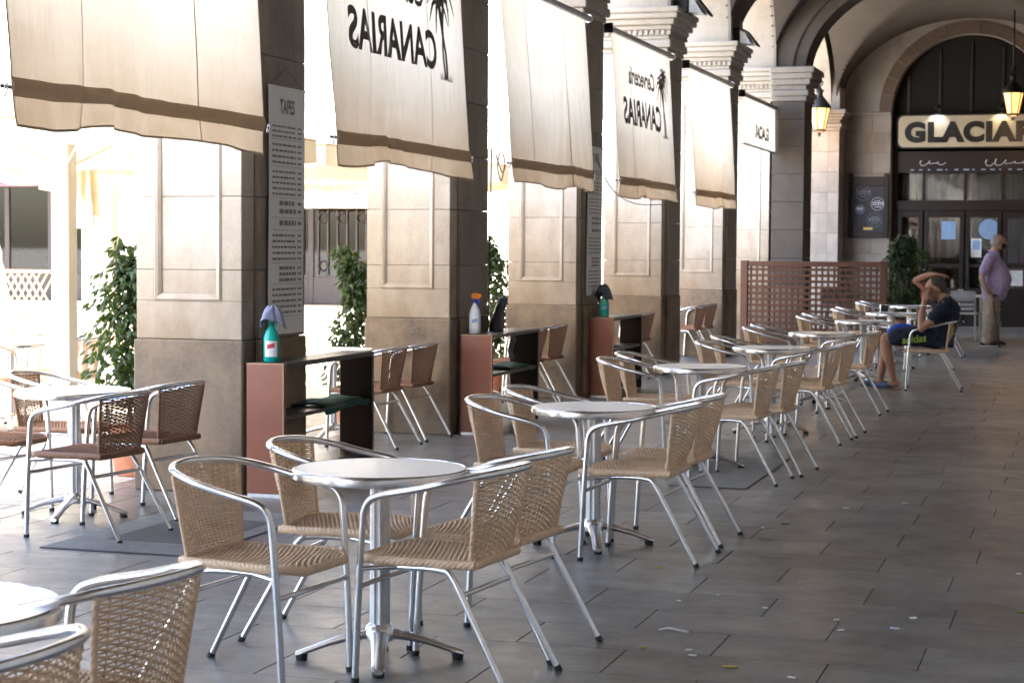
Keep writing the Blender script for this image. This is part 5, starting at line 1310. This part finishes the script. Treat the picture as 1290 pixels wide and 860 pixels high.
shirt = fuse('shirt', [loft([(.025, 0, .735, .165, .20), (.04, 0, .84, .178, .205), (.062, 0, .97, .205, .21), (.062, 0, 1.08, .208, .212), (.03, 0, 1.25, .168, .215), (.0, 0, 1.38, .118, .20), (.01, 0, 1.455, .078, .115)]),
      cap([(-.03, -.19, 1.38), (-.085, -.235, 1.26), (-.115, -.245, 1.17)], [.075, .073, .070]), cap([(-.03, .19, 1.38), (-.045, .24, 1.24), (-.04, .25, 1.16)], [.075, .073, .070])], 'lilac_cloth', st, .009, 4, .011)
fuse('collar', [cap([(.075, -.07, 1.455), (.0, -.075, 1.475), (-.045, 0, 1.485), (.0, .075, 1.475), (.075, .07, 1.455)], [.018] * 5)], 'lilac_cloth', shirt, .007, 2)
tro = fuse('trousers', [loft([(.02, 0, .72, .155, .185), (.02, 0, .86, .16, .19)]), cap([(.0, -.095, .80), (-.01, -.105, .5), (-.035, -.11, .27), (-.045, -.11, .10)], [.112, .10, .094, .088]), cap([(.02, .095, .80), (.03, .105, .5), (.03, .11, .27), (.03, .11, .10)], [.112, .10, .094, .088])], 'beige_cloth', st, .010, 3, .014)
for x, y in ((-.045, -.112), (.03, .112)):
    s_ = fuse('shoe', [cap([(x - .06, y, .05), (x + .05, y, .045), (x + .15, y, .036)], [.045, .048, .034])], 'shoe_dark', st, .008, 3)
    MB().cbox(x - .105, x + .185, y - .045, y + .045, -.001, .018, .008).build('sole', 'label_white', s_)
fuse('hair', [ell(T((-.035, 0, -.015)), (.076, .0835, .075), 4), ell(T((-.045, 0, .03)), (.062, .074, .07), 4)], 'hair_grey', st, .008, 3)
fuse('face_mask', [ell(T((.066, 0, -.065)), (.052, .058, .05), 4), cap([T((.04, -.066, -.05)), T((-.01, -.09, -.02))], [.005, .004], 6)], 'mask_black', st, .006, 2)
for q in (-1, 1): ell(T((.090, q * .032, .004)), (.008, .013, .008)).build('eye', 'eye_dark', body, True)
MB().tube([(-.045 + .03 * math.cos(a), -.238 + .032 * math.sin(a), .84 - .012 * math.cos(a)) for a in [i * 6.283 / 14 for i in range(15)]], .007, 6).build('watch_strap', 'sign_black', body)
st.scale = (1.1, 1.1, 1.0)
cn = thing('walking_cane', 'dark walking cane held by the standing man', 'cane', (-1.52, 29.87, 0), R(4))
cn.scale = (1.1, 1.1, 1.0)
MB().tube(spline([(.115, -.24, .012), (.06, -.24, .4), (.012, -.238, .735)], 5), .011, 8).build('shaft', 'cane_wood', cn, True)
MB().tube(spline([(.012, -.238, .735), (.005, -.238, .775), (.03, -.238, .80), (.075, -.238, .80)], 5), .013, 8).build('handle', 'cane_wood', cn, True)
MB().lathe([(.014, -.001), (.015, .03)], (.115, -.24, 0), 10).build('rubber_tip', 'black_rubber', cn)
